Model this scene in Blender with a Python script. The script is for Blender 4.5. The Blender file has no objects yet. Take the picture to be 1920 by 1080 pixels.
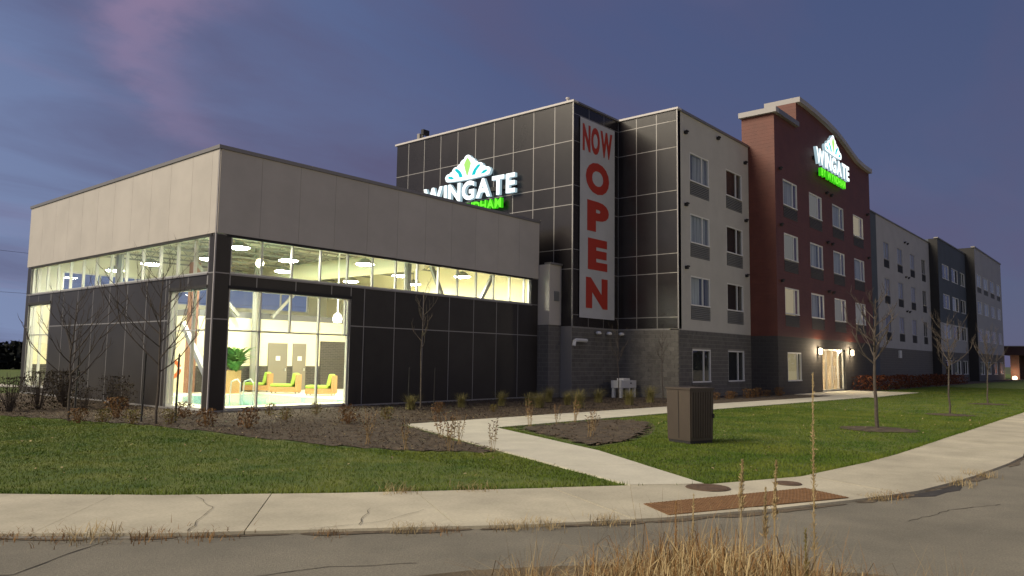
import bpy, math, random
import numpy as np
from mathutils import Matrix, Vector
random.seed(7); RNG = np.random.default_rng(7)
S = bpy.context.scene
COL = S.collection
R = math.radians

# ------------------------------------------------------------------ camera
cam_d = bpy.data.cameras.new('camera')
cam = bpy.data.objects.new('camera', cam_d); COL.objects.link(cam)
right = Vector((0.64385, -0.76503, 0.01366)); upv = Vector((-0.08035, -0.04985, 0.99552)); fwd = Vector((0.76092, 0.64207, 0.09356))
cam.matrix_world = Matrix(((right.x, upv.x, -fwd.x, 0), (right.y, upv.y, -fwd.y, 0), (right.z, upv.z, -fwd.z, 1.7), (0, 0, 0, 1)))
cam_d.sensor_width = 36; cam_d.lens = 36 * 1430 / 1920
cam_d.clip_start = 0.05; cam_d.clip_end = 5000
S.camera = cam

# ------------------------------------------------------------------ world: dusk sky with thin clouds
SUN_AZ = R(-62)          # compass direction of the afterglow (0 = +Y, negative towards -X)
W = bpy.data.worlds.new('World'); S.world = W; W.use_nodes = True
wn = W.node_tree; wn.nodes.clear()
def N(nt, t, **kw):
    n = nt.nodes.new(t)
    for k, v in kw.items():
        setattr(n, k, v)
    return n
def L(nt, a, b): nt.links.new(a, b)
out = N(wn, 'ShaderNodeOutputWorld'); bg = N(wn, 'ShaderNodeBackground')
sky = N(wn, 'ShaderNodeTexSky'); sky.sky_type = 'NISHITA'; sky.sun_disc = False
sky.sun_elevation = R(9.0); sky.sun_rotation = SUN_AZ; sky.altitude = 200; sky.air_density = 1.2; sky.dust_density = 0.2; sky.ozone_density = 4.0
bg.inputs['Strength'].default_value = 0.075
tc = N(wn, 'ShaderNodeTexCoord'); sep = N(wn, 'ShaderNodeSeparateXYZ'); L(wn, tc.outputs['Generated'], sep.inputs[0])
def WM(op, a, b=None, clamp=False):
    n = N(wn, 'ShaderNodeMath', operation=op); n.use_clamp = clamp
    for i, v in enumerate((a, b)):
        if v is None: continue
        if isinstance(v, (int, float)): n.inputs[i].default_value = v
        else: L(wn, v, n.inputs[i])
    return n.outputs[0]
zz = WM('ADD', WM('MAXIMUM', sep.outputs['Z'], 0.0), 0.22)
px_ = WM('DIVIDE', sep.outputs['X'], zz); py_ = WM('DIVIDE', sep.outputs['Y'], zz)
cmb = N(wn, 'ShaderNodeCombineXYZ'); L(wn, px_, cmb.inputs[0]); L(wn, py_, cmb.inputs[1])
mp = N(wn, 'ShaderNodeMapping'); mp.inputs['Rotation'].default_value = (0, 0, R(35)); mp.inputs['Scale'].default_value = (1.0, 2.1, 1); mp.inputs['Location'].default_value = (3.1, 0.4, 0)
L(wn, cmb.outputs[0], mp.inputs[0])
nz = N(wn, 'ShaderNodeTexNoise'); nz.inputs['Scale'].default_value = 0.75; nz.inputs['Detail'].default_value = 7; nz.inputs['Roughness'].default_value = 0.55; nz.inputs['Distortion'].default_value = 0.5
L(wn, mp.outputs[0], nz.inputs['Vector'])
cr = N(wn, 'ShaderNodeValToRGB'); cr.color_ramp.elements[0].position = 0.44; cr.color_ramp.elements[1].position = 0.70
L(wn, nz.outputs['Fac'], cr.inputs[0])
# dusk gradient round the horizon: pale towards the afterglow, deep blue-violet opposite it
sx_, sy_ = math.sin(SUN_AZ), math.cos(SUN_AZ)
dt = WM('ADD', WM('MULTIPLY', sep.outputs['X'], sx_), WM('MULTIPLY', sep.outputs['Y'], sy_))
dt = WM('MULTIPLY', WM('ADD', dt, 1.0), 0.5)
gr = N(wn, 'ShaderNodeValToRGB'); L(wn, dt, gr.inputs[0]); e = gr.color_ramp.elements
K = 13.3
def rgb(c): return tuple(v * K for v in c) + (1,)
e[0].position = 0.05; e[0].color = rgb((0.062, 0.078, 0.175)); e[1].position = 1.0; e[1].color = rgb((0.46, 0.40, 0.40))
q = e.new(0.33); q.color = rgb((0.086, 0.108, 0.238)); q = e.new(0.60); q.color = rgb((0.165, 0.215, 0.400)); q = e.new(0.8); q.color = rgb((0.30, 0.34, 0.50))
tint = N(wn, 'ShaderNodeMix', data_type='RGBA'); tint.inputs[0].default_value = 0.82
L(wn, sky.outputs[0], tint.inputs[6]); L(wn, gr.outputs[0], tint.inputs[7])
# low, paler band near the horizon on the afterglow side
low = WM('MULTIPLY', WM('SUBTRACT', 1.0, WM('MULTIPLY', WM('MAXIMUM', sep.outputs['Z'], 0.0), 2.6), True), WM('MULTIPLY', WM('SUBTRACT', dt, 0.26, True), 1.7))
lowr = N(wn, 'ShaderNodeMix', data_type='RGBA'); L(wn, WM('MULTIPLY', WM('SUBTRACT', 1.0, WM('MULTIPLY', WM('MAXIMUM', sep.outputs['Z'], 0.0), 2.4), True), 0.6), lowr.inputs[0]); L(wn, tint.outputs[2], lowr.inputs[6]); lowr.inputs[7].default_value = rgb((0.120, 0.118, 0.215))
lowm = N(wn, 'ShaderNodeMix', data_type='RGBA'); L(wn, low, lowm.inputs[0]); L(wn, lowr.outputs[2], lowm.inputs[6]); lowm.inputs[7].default_value = rgb((0.27, 0.36, 0.58))
# grey-violet cloud veil over all of the sky
mixv = N(wn, 'ShaderNodeMix', data_type='RGBA'); L(wn, WM('MULTIPLY', cr.outputs[0], 0.85), mixv.inputs[0]); L(wn, lowm.outputs[2], mixv.inputs[6]); mixv.inputs[7].default_value = rgb((0.108, 0.100, 0.188))
# a long pink wisp of cloud, bent, with frayed sides
nw = N(wn, 'ShaderNodeTexNoise'); nw.inputs['Scale'].default_value = 2.2; nw.inputs['Detail'].default_value = 6; nw.inputs['Roughness'].default_value = 0.6; L(wn, cmb.outputs[0], nw.inputs['Vector'])
wob = WM('MULTIPLY', WM('SUBTRACT', nw.outputs['Fac'], 0.5), 0.45)
cx_ = WM('ADD', WM('MULTIPLY', py_, 0.20), 0.36)
bend = WM('MULTIPLY', WM('MAXIMUM', WM('SUBTRACT', py_, 1.55), 0.0), 0.75)
du = WM('ADD', WM('SUBTRACT', WM('SUBTRACT', px_, cx_), bend), wob)
ga = WM('POWER', 2.718, WM('MULTIPLY', WM('MULTIPLY', du, du), -150.0))
fade = WM('MULTIPLY', WM('SUBTRACT', 1.0, WM('MULTIPLY', WM('ABSOLUTE', WM('SUBTRACT', py_, 1.25)), 1.15), True), 1.0)
patchy = N(wn, 'ShaderNodeValToRGB'); patchy.color_ramp.elements[0].position = 0.25; patchy.color_ramp.elements[1].position = 0.6; L(wn, nw.outputs['Fac'], patchy.inputs[0])
# and fainter scattered pink shreds
shr_ = N(wn, 'ShaderNodeTexNoise'); shr_.inputs['Scale'].default_value = 1.1; shr_.inputs['Detail'].default_value = 7; shr_.inputs['Distortion'].default_value = 0.8; L(wn, mp.outputs[0], shr_.inputs['Vector'])
sr = N(wn, 'ShaderNodeValToRGB'); sr.color_ramp.elements[0].position = 0.52; sr.color_ramp.elements[1].position = 0.80; L(wn, shr_.outputs['Fac'], sr.inputs[0])
wisp = WM('ADD', WM('MULTIPLY', WM('MULTIPLY', ga, fade), WM('MULTIPLY', patchy.outputs[0], 0.88)), WM('MULTIPLY', sr.outputs[0], WM('MULTIPLY', dt, 0.5)), True)
mixc = N(wn, 'ShaderNodeMix', data_type='RGBA')
L(wn, wisp, mixc.inputs[0]); L(wn, mixv.outputs[2], mixc.inputs[6]); mixc.inputs[7].default_value = rgb((0.29, 0.215, 0.345))
L(wn, mixc.outputs[2], bg.inputs[0]); L(wn, bg.outputs[0], out.inputs[0])

# ------------------------------------------------------------------ sun lamp: the broad western afterglow
sd = bpy.data.lights.new('sun', 'SUN'); sun = bpy.data.objects.new('sun', sd); COL.objects.link(sun)
sd.energy = 4.2; sd.angle = R(36); sd.color = (1.0, 0.87, 0.66)
SUN_EL = R(37)
sdir = Vector((math.sin(SUN_AZ) * math.cos(SUN_EL), math.cos(SUN_AZ) * math.cos(SUN_EL), math.sin(SUN_EL)))
sun.rotation_euler = sdir.to_track_quat('Z', 'Y').to_euler()
S.view_settings.view_transform = 'Standard'; S.view_settings.look = 'None'; S.view_settings.exposure = 0.0; S.view_settings.gamma = 1
S.render.engine = 'CYCLES'

# ------------------------------------------------------------------ materials
MATS = {}
def mat(name, col, rough=0.7, var=0.0, scale=3.0, bump=0.0, bscale=40.0, metal=0.0, spec=0.5, col2=None, detail=5, stretch=(1, 1, 1), lo=0.35, hi=0.65, rnd=0.0, speck=0.0, sscale=45.0):
    if name in MATS: return MATS[name]
    m = bpy.data.materials.new(name); m.use_nodes = True; nt = m.node_tree
    p = nt.nodes['Principled BSDF']
    p.inputs['Roughness'].default_value = rough; p.inputs['Metallic'].default_value = metal; p.inputs['Specular IOR Level'].default_value = spec
    p.inputs['Base Color'].default_value = (*col, 1)
    t = N(nt, 'ShaderNodeTexCoord'); mpn = N(nt, 'ShaderNodeMapping'); mpn.inputs['Scale'].default_value = stretch
    L(nt, t.outputs['Object'], mpn.inputs[0])
    if var > 0 or col2:
        n = N(nt, 'ShaderNodeTexNoise'); n.inputs['Scale'].default_value = scale; n.inputs['Detail'].default_value = detail; n.inputs['Roughness'].default_value = 0.6
        L(nt, mpn.outputs[0], n.inputs['Vector'])
        rp = N(nt, 'ShaderNodeValToRGB'); rp.color_ramp.elements[0].position = lo; rp.color_ramp.elements[1].position = hi
        c2 = col2 if col2 else tuple(c * (1 + var) for c in col); c1 = col if col2 else tuple(c * (1 - var) for c in col)
        rp.color_ramp.elements[0].color = (*c1, 1); rp.color_ramp.elements[1].color = (*c2, 1)
        L(nt, n.outputs['Fac'], rp.inputs[0]); L(nt, rp.outputs[0], p.inputs['Base Color'])
    def chain(node_fn):
        bc = p.inputs['Base Color']
        h = N(nt, 'ShaderNodeHueSaturation')
        if bc.is_linked:
            src = bc.links[0].from_socket; nt.links.remove(bc.links[0]); L(nt, src, h.inputs['Color'])
        else: h.inputs['Color'].default_value = (*col, 1)
        L(nt, node_fn(), h.inputs['Value']); L(nt, h.outputs[0], bc)
    def scaled(sock, a, k):
        mm = N(nt, 'ShaderNodeMath', operation='MULTIPLY_ADD'); L(nt, sock, mm.inputs[0]); mm.inputs[1].default_value = a; mm.inputs[2].default_value = k; return mm.outputs[0]
    if rnd > 0: chain(lambda: scaled(N(nt, 'ShaderNodeObjectInfo').outputs['Random'], 2 * rnd, 1 - rnd))
    if speck > 0:
        n3 = N(nt, 'ShaderNodeTexNoise'); n3.inputs['Scale'].default_value = sscale; n3.inputs['Detail'].default_value = 3; L(nt, t.outputs['Object'], n3.inputs['Vector'])
        chain(lambda: scaled(n3.outputs['Fac'], 2 * speck, 1 - speck))
    if bump > 0:
        b = N(nt, 'ShaderNodeBump'); b.inputs['Strength'].default_value = bump; b.inputs['Distance'].default_value = 0.02
        n2 = N(nt, 'ShaderNodeTexNoise'); n2.inputs['Scale'].default_value = bscale; n2.inputs['Detail'].default_value = 4
        L(nt, mpn.outputs[0], n2.inputs['Vector']); L(nt, n2.outputs['Fac'], b.inputs['Height']); L(nt, b.outputs[0], p.inputs['Normal'])
    MATS[name] = m; return m
def emit(name, col, s):
    if name in MATS: return MATS[name]
    m = bpy.data.materials.new(name); m.use_nodes = True; nt = m.node_tree; nt.nodes.clear()
    o = N(nt, 'ShaderNodeOutputMaterial'); e = N(nt, 'ShaderNodeEmission'); e.inputs[0].default_value = (*col, 1); e.inputs[1].default_value = s
    L(nt, e.outputs[0], o.inputs[0]); MATS[name] = m; return m
def glass(name, tintc=(0.95, 0.97, 0.96), r0=0.04, rough=0.0):
    m = bpy.data.materials.new(name); m.use_nodes = True; nt = m.node_tree; nt.nodes.clear()
    o = N(nt, 'ShaderNodeOutputMaterial'); mx = N(nt, 'ShaderNodeMixShader'); tr = N(nt, 'ShaderNodeBsdfTransparent'); gl = N(nt, 'ShaderNodeBsdfGlossy'); lw = N(nt, 'ShaderNodeLayerWeight')
    lw.inputs[0].default_value = 0.5; tr.inputs[0].default_value = (*tintc, 1); gl.inputs['Roughness'].default_value = rough; gl.inputs[0].default_value = (1, 1, 1, 1)
    pw = N(nt, 'ShaderNodeMath', operation='POWER'); pw.inputs[1].default_value = 5; L(nt, lw.outputs['Facing'], pw.inputs[0])
    ma = N(nt, 'ShaderNodeMath', operation='MULTIPLY_ADD'); ma.inputs[1].default_value = 1 - r0; ma.inputs[2].default_value = r0; L(nt, pw.outputs[0], ma.inputs[0])
    L(nt, ma.outputs[0], mx.inputs[0]); L(nt, tr.outputs[0], mx.inputs[1]); L(nt, gl.outputs[0], mx.inputs[2]); L(nt, mx.outputs[0], o.inputs[0])
    MATS[name] = m; return m
def blockmat(name, c1, c2, mortar, bw=0.4, bh=0.2):
    m = mat(name, c1, 0.85); nt = m.node_tree; p = nt.nodes['Principled BSDF']
    g = N(nt, 'ShaderNodeTexCoord'); sp = N(nt, 'ShaderNodeSeparateXYZ'); L(nt, g.outputs['Object'], sp.inputs[0])
    ad = N(nt, 'ShaderNodeMath', operation='ADD'); L(nt, sp.outputs[0], ad.inputs[0]); L(nt, sp.outputs[1], ad.inputs[1])
    cb = N(nt, 'ShaderNodeCombineXYZ'); L(nt, ad.outputs[0], cb.inputs[0]); L(nt, sp.outputs[2], cb.inputs[1])
    br = N(nt, 'ShaderNodeTexBrick'); L(nt, cb.outputs[0], br.inputs['Vector'])
    br.inputs['Color1'].default_value = (*c1, 1); br.inputs['Color2'].default_value = (*c2, 1); br.inputs['Mortar'].default_value = (*mortar, 1)
    br.inputs['Scale'].default_value = 1; br.inputs['Brick Width'].default_value = bw; br.inputs['Row Height'].default_value = bh; br.inputs['Mortar Size'].default_value = 0.012
    L(nt, br.outputs['Color'], p.inputs['Base Color'])
    b = N(nt, 'ShaderNodeBump'); b.inputs['Strength'].default_value = 0.6; b.inputs['Distance'].default_value = 0.02; b.invert = True
    L(nt, br.outputs['Fac'], b.inputs['Height']); L(nt, b.outputs[0], p.inputs['Normal'])
    return m
def sidingmat(name, col, pitch=0.2):
    m = mat(name, col, 0.65, var=0.12, scale=1.2); nt = m.node_tree; p = nt.nodes['Principled BSDF']
    g = N(nt, 'ShaderNodeTexCoord'); sp = N(nt, 'ShaderNodeSeparateXYZ'); L(nt, g.outputs['Object'], sp.inputs[0])
    fr = N(nt, 'ShaderNodeMath', operation='MULTIPLY'); fr.inputs[1].default_value = 1 / pitch; L(nt, sp.outputs[2], fr.inputs[0])
    f2 = N(nt, 'ShaderNodeMath', operation='FRACT'); L(nt, fr.outputs[0], f2.inputs[0])
    inv = N(nt, 'ShaderNodeMath', operation='SUBTRACT'); inv.inputs[0].default_value = 1; L(nt, f2.outputs[0], inv.inputs[1])
    b = N(nt, 'ShaderNodeBump'); b.inputs['Strength'].default_value = 1.0; b.inputs['Distance'].default_value = 0.03
    L(nt, inv.outputs[0], b.inputs['Height']); L(nt, b.outputs[0], p.inputs['Normal'])
    return m

M_CREAM = mat('cream metal panel', (0.46, 0.425, 0.375), 0.5, var=0.06, scale=0.7, rnd=0.014)
M_STUCCO = mat('cream stucco', (0.48, 0.46, 0.405), 0.9, var=0.05, scale=0.8, bump=0.15, bscale=60)
M_GREYSTUC = mat('pale grey stucco', (0.40, 0.39, 0.38), 0.9, var=0.05, scale=0.8)
M_BLUE = mat('slate blue stucco', (0.075, 0.09, 0.105), 0.8, var=0.08, scale=0.8)
M_DARK = mat('charcoal panel', (0.036, 0.032, 0.029), 0.40, var=0.14, scale=0.6, spec=0.25, rnd=0.14)
M_BLACKP = mat('glossy dark brown panel', (0.020, 0.017, 0.018), 0.26, var=0.2, scale=0.5, spec=0.4, rnd=0.2)
M_ALU = mat('aluminium trim', (0.28, 0.27, 0.262), 0.45, metal=0.4)
M_COPING = mat('grey metal coping', (0.22, 0.21, 0.20), 0.45, metal=0.5)
M_COPL = mat('pale metal and lit coping', (0.55, 0.52, 0.50), 0.5)
M_FRAME = mat('window frame aluminium', (0.52, 0.52, 0.48), 0.4, metal=0.3)
M_WHITE = mat('white vinyl frame', (0.72, 0.71, 0.67), 0.5)
M_BLACK = mat('black reveal', (0.015, 0.014, 0.014), 0.7)
M_GRILLE = mat('grey vent grille', (0.17, 0.175, 0.175), 0.6)
M_RED = sidingmat('red lap siding', (0.115, 0.031, 0.018))
M_BLOCK = mat('grey split block', (0.125, 0.118, 0.105), 0.9, var=0.18, scale=2.5, bump=0.4, bscale=25, rnd=0.12)
M_MORTAR = mat('mortar', (0.27, 0.255, 0.23), 0.95)
M_BLOCKT = blockmat('grey block wall', (0.115, 0.108, 0.098), (0.13, 0.122, 0.11), (0.18, 0.17, 0.155))
M_BLOCKD = blockmat('dark block wall', (0.045, 0.042, 0.04), (0.055, 0.05, 0.047), (0.07, 0.066, 0.06))
M_GLASS = glass('clear glass', (0.93, 0.95, 0.93))
M_GLASS2 = glass('hotel glass', (0.78, 0.82, 0.82), 0.10)
M_YELLOW = mat('interior cream paint', (0.83, 0.76, 0.52), 0.85)
M_INT = mat('interior upper paint', (0.66, 0.65, 0.52), 0.85)
M_SOFF = mat('interior grey soffit', (0.14, 0.14, 0.14), 0.8)
M_DECKT = mat('pool deck tile', (0.72, 0.66, 0.50), 0.6, var=0.05, scale=3)
M_TILE = blockmat('dark tile', (0.05, 0.045, 0.04), (0.065, 0.06, 0.05), (0.10, 0.09, 0.08), 0.3, 0.09)
M_CEIL = mat('steel roof deck', (0.58, 0.59, 0.50), 0.7)
M_STEEL = mat('painted steel', (0.24, 0.24, 0.21), 0.5)
M_SILVER = mat('galvanised steel', (0.55, 0.56, 0.55), 0.35, metal=0.6)
M_DUCT = mat('pale duct', (0.66, 0.64, 0.48), 0.55)
M_DOOR = mat('grey brown door', (0.20, 0.18, 0.14), 0.6)
M_TERRA = mat('terracotta paint', (0.22, 0.11, 0.07), 0.8)
M_WATER = mat('pool water', (0.30, 0.66, 0.62), 0.08, var=0.12, scale=1.5, bump=0.15, bscale=6)
M_LIME = mat('lime cushion', (0.31, 0.46, 0.065), 0.85, var=0.06, scale=6)
M_WICK = mat('tan wicker', (0.42, 0.25, 0.10), 0.8, var=0.2, scale=30, bump=0.5, bscale=60)
M_LAMP = emit('lamp disc', (1.0, 0.95, 0.78), 225)
M_LAMPG = emit('pendant glow', (1.0, 0.92, 0.75), 9)
M_SIGNW = emit('sign white face', (0.92, 1.0, 1.0), 1.6)
M_SIGNWS = emit('sign white side', (0.48, 0.66, 0.74), 0.75)
M_SIGNG = emit('sign green face', (0.16, 0.86, 0.04), 1.3)
M_SIGNGS = emit('sign green side', (0.05, 0.60, 0.01), 0.9)
M_LOGOG = emit('logo green face', (0.50, 0.92, 0.22), 1.0)
M_LOGOT = emit('logo teal face', (0.02, 0.66, 0.70), 1.0)
M_SCONCE = emit('sconce glow', (1.0, 0.80, 0.52), 30)
M_WARMCUR = emit('lit curtain warm', (0.72, 0.58, 0.33), 0.55)
M_DIMCUR = emit('lit curtain dim', (0.60, 0.55, 0.42), 0.26)
M_CURT = mat('pale curtain', (0.52, 0.52, 0.47), 0.9, var=0.3, scale=6, stretch=(1, 1, 0.05))
M_ROOM = mat('dark room', (0.03, 0.03, 0.032), 0.9)
M_BANNER = mat('banner vinyl', (0.50, 0.50, 0.50), 0.6, var=0.05, scale=1)
M_BRED = mat('banner red', (0.42, 0.035, 0.02), 0.6)
M_CONC = mat('concrete', (0.42, 0.385, 0.285), 0.9, var=0.15, scale=0.9, bump=0.25, bscale=90, rnd=0.06, speck=0.22, sscale=30)
M_KERB = mat('worn kerb concrete', (0.20, 0.185, 0.15), 0.95, var=0.25, scale=4, bump=0.4, bscale=60)
M_CONC2 = mat('new concrete', (0.50, 0.475, 0.375), 0.9, var=0.07, scale=1.4, bump=0.2, bscale=80, rnd=0.03, speck=0.14, sscale=25)
M_ASPH = mat('asphalt', (0.145, 0.134, 0.103), 0.95, scale=0.8, bump=0.6, bscale=140, col2=(0.205, 0.188, 0.143), detail=9, speck=0.5, sscale=55)
M_CRACK = mat('crack', (0.04, 0.035, 0.025), 1.0)
M_RUST = mat('rusty plate', (0.135, 0.068, 0.025), 0.85, scale=9, col2=(0.20, 0.105, 0.042))
M_IRON = mat('iron lid', (0.10, 0.062, 0.036), 0.8, var=0.3, scale=15)
M_LAWN = mat('lawn soil and thatch', (0.046, 0.090, 0.008), 1.0, scale=1.1, bump=0.8, bscale=60, col2=(0.120, 0.145, 0.024), detail=8)
M_MULCH = mat('mulch', (0.042, 0.030, 0.019), 1.0, scale=5, bump=1.0, bscale=45, col2=(0.105, 0.078, 0.048), detail=9)
M_TERR = mat('terrain', (0.05, 0.06, 0.02), 1.0, var=0.3, scale=0.05)
M_DIRT = mat('verge dirt', (0.11, 0.085, 0.05), 1.0, var=0.35, scale=3, bump=0.8, bscale=30)
M_DIRT2 = mat('washed dirt', (0.10, 0.078, 0.050), 1.0, var=0.4, scale=12)
M_CORN = mat('cornice metal', (0.34, 0.325, 0.315), 0.55)
M_BARK = mat('bark', (0.075, 0.060, 0.048), 0.95, var=0.25, scale=14, bump=0.5, bscale=40)
M_BARKL = mat('pale bark', (0.17, 0.14, 0.10), 0.95, var=0.25, scale=14)
M_STAKE = mat('dark stake', (0.03, 0.028, 0.025), 0.8)
M_CAB = mat('brown cabinet', (0.055, 0.041, 0.030), 0.55, var=0.08, scale=2)
M_PVC = mat('pale painted metal', (0.60, 0.60, 0.58), 0.5)
def leafmat(name, c1, c2):
    return mat(name, c1, 0.9, scale=2.2, col2=c2, detail=3, spec=0.2)
M_GRASS = mat('grass blade', (0.046, 0.100, 0.008), 0.9, scale=0.55, col2=(0.150, 0.175, 0.026), detail=7, spec=0.2, lo=0.3, hi=0.72)
M_DRY = leafmat('dry grass', (0.22, 0.155, 0.075), (0.44, 0.345, 0.18))
M_DRYD = leafmat('brown dry stem', (0.13, 0.07, 0.03), (0.28, 0.16, 0.06))
M_RUSTL = leafmat('russet leaves', (0.12, 0.056, 0.026), (0.19, 0.12, 0.05))
M_OLIVE = leafmat('olive leaves', (0.11, 0.10, 0.03), (0.20, 0.16, 0.05))
M_DKLEAF = leafmat('dark bush leaves', (0.025, 0.020, 0.012), (0.055, 0.042, 0.022))
M_MAROON = leafmat('maroon leaves', (0.075, 0.022, 0.014), (0.13, 0.05, 0.02))
M_PALM = leafmat('palm leaves', (0.05, 0.14, 0.03), (0.13, 0.24, 0.06))
M_ORGR = leafmat('ornamental grass', (0.17, 0.155, 0.05), (0.30, 0.26, 0.11))
M_FAR = leafmat('far foliage', (0.010, 0.012, 0.010), (0.02, 0.022, 0.016))

# ------------------------------------------------------------------ mesh helpers
class MB:
    def __init__(s): s.v = []; s.f = []; s.m = []
    def quad(s, a, b, c, d, m=0):
        n = len(s.v); s.v += [a, b, c, d]; s.f.append((n, n + 1, n + 2, n + 3)); s.m.append(m)
    def tri(s, a, b, c, m=0):
        n = len(s.v); s.v += [a, b, c]; s.f.append((n, n + 1, n + 2)); s.m.append(m)
    def box(s, x0, x1, y0, y1, z0, z1, m=0):
        if x0 > x1: x0, x1 = x1, x0
        if y0 > y1: y0, y1 = y1, y0
        n = len(s.v)
        s.v += [(x0, y0, z0), (x1, y0, z0), (x1, y1, z0), (x0, y1, z0), (x0, y0, z1), (x1, y0, z1), (x1, y1, z1), (x0, y1, z1)]
        for q in ((0, 3, 2, 1), (4, 5, 6, 7), (0, 1, 5, 4), (1, 2, 6, 5), (2, 3, 7, 6), (3, 0, 4, 7)):
            s.f.append(tuple(n + i for i in q)); s.m.append(m)
        return s
    def prism(s, pts, z0, z1, m=0):
        n = len(s.v); k = len(pts)
        s.v += [(p[0], p[1], z0) for p in pts] + [(p[0], p[1], z1) for p in pts]
        s.f.append(tuple(n + i for i in reversed(range(k)))); s.f.append(tuple(n + k + i for i in range(k))); s.m += [m, m]
        for i in range(k):
            j = (i + 1) % k; s.f.append((n + i, n + j, n + k + j, n + k + i)); s.m.append(m)
        return s
    def tube(s, p0, p1, r0, r1=None, k=6, m=0, cap=True):
        r1 = r0 if r1 is None else r1
        p0 = Vector(p0); p1 = Vector(p1); d = (p1 - p0)
        if d.length < 1e-6: return s
        d.normalize(); a = d.orthogonal().normalized(); b = d.cross(a)
        n = len(s.v)
        for p, r in ((p0, r0), (p1, r1)):
            for i in range(k):
                t = 2 * math.pi * i / k; s.v.append(tuple(p + (a * math.cos(t) + b * math.sin(t)) * r))
        for i in range(k):
            j = (i + 1) % k; s.f.append((n + i, n + j, n + k + j, n + k + i)); s.m.append(m)
        if cap:
            s.f.append(tuple(n + i for i in reversed(range(k)))); s.f.append(tuple(n + k + i for i in range(k))); s.m += [m, m]
        return s
    def lathe(s, c, prof, k=12, m=0):
        n = len(s.v)
        for (r, z) in prof:
            for i in range(k):
                t = 2 * math.pi * i / k; s.v.append((c[0] + r * math.cos(t), c[1] + r * math.sin(t), c[2] + z))
        for q in range(len(prof) - 1):
            for i in range(k):
                j = (i + 1) % k; a = n + q * k; s.f.append((a + i, a + j, a + k + j, a + k + i)); s.m.append(m)
        return s
    def mesh(s, name, mats, org=(0, 0, 0)):
        me = bpy.data.meshes.new(name)
        o = org
        me.from_pydata([(v[0] - o[0], v[1] - o[1], v[2] - o[2]) for v in s.v], [], s.f)
        for mm in (mats if isinstance(mats, (list, tuple)) else [mats]): me.materials.append(mm)
        if any(s.m): me.polygons.foreach_set('material_index', s.m)
        me.update(); return me
    def build(s, name, mats, parent=None, smooth=False):
        org = parent_org(parent)
        me = s.mesh(name, mats, org)
        if smooth: me.polygons.foreach_set('use_smooth', [True] * len(me.polygons))
        return link(name, me, parent)
def parent_org(p):
    o = Vector((0, 0, 0))
    while p is not None: o += p.location; p = p.parent
    return o
def link(name, data, parent=None):
    o = bpy.data.objects.new(name, data); COL.objects.link(o)
    if parent is not None: o.parent = parent
    return o
def tag(o, label=None, cat=None, group=None, kind=None):
    if label: o['label'] = label
    if cat: o['category'] = cat
    if group: o['group'] = group
    if kind: o['kind'] = kind
    return o
def thing(name, label, cat, loc=(0, 0, 0), group=None):
    o = link(name, None); o.location = loc; tag(o, label, cat, group); return o
def bulk(name, V, F, mats, parent=None, midx=None):
    me = bpy.data.meshes.new(name); V = np.asarray(V, dtype=np.float32).reshape(-1, 3); F = np.asarray(F, dtype=np.int32)
    me.vertices.add(len(V)); me.vertices.foreach_set('co', V.ravel())
    k = F.shape[1]; me.loops.add(F.size); me.loops.foreach_set('vertex_index', F.ravel())
    me.polygons.add(len(F)); me.polygons.foreach_set('loop_start', np.arange(0, F.size, k, dtype=np.int32))
    for mm in (mats if isinstance(mats, (list, tuple)) else [mats]): me.materials.append(mm)
    if midx is not None: me.polygons.foreach_set('material_index', np.asarray(midx, dtype=np.int32))
    me.update(calc_edges=True); return link(name, me, parent)
def pt(ax, plane, a, z, d=0.0):
    return (a, plane + d, z) if ax == 'Y' else (plane + d, a, z)
def abox(mb, ax, plane, a0, a1, z0, z1, d0, d1, m=0):
    if ax == 'Y': mb.box(a0, a1, plane + d0, plane + d1, z0, z1, m)
    else: mb.box(plane + d0, plane + d1, a0, a1, z0, z1, m)
    return mb
def facade(name, m, parent, ax, plane, a0, a1, z0, z1, holes=(), depth=0.18):
    mb = MB(); holes = [h for h in holes if h[2] < z1 and h[3] > z0]
    A = sorted({a0, a1} | {h[0] for h in holes} | {h[1] for h in holes}); Z = sorted({z0, z1} | {h[2] for h in holes} | {h[3] for h in holes})
    A = [a for a in A if a0 <= a <= a1]; Z = [z for z in Z if z0 <= z <= z1]
    for i in range(len(A) - 1):
        for j in range(len(Z) - 1):
            ca = (A[i] + A[i + 1]) / 2; cz = (Z[j] + Z[j + 1]) / 2
            if any(h[0] < ca < h[1] and h[2] < cz < h[3] for h in holes): continue
            mb.quad(pt(ax, plane, A[i], Z[j]), pt(ax, plane, A[i + 1], Z[j]), pt(ax, plane, A[i + 1], Z[j + 1]), pt(ax, plane, A[i], Z[j + 1]))
    for h in holes:
        for (p, q) in (((h[0], h[2]), (h[1], h[2])), ((h[1], h[2]), (h[1], h[3])), ((h[1], h[3]), (h[0], h[3])), ((h[0], h[3]), (h[0], h[2]))):
            mb.quad(pt(ax, plane, *p), pt(ax, plane, *q), pt(ax, plane, *q, depth), pt(ax, plane, *p, depth))
    return mb.build(name, m, parent)
ORD = ['first', 'second', 'third', 'fourth', 'fifth', 'sixth', 'seventh', 'eighth', 'ninth', 'tenth', 'eleventh', 'twelfth', 'thirteenth', 'fourteenth', 'fifteenth', 'sixteenth', 'seventeenth', 'eighteenth']

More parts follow.
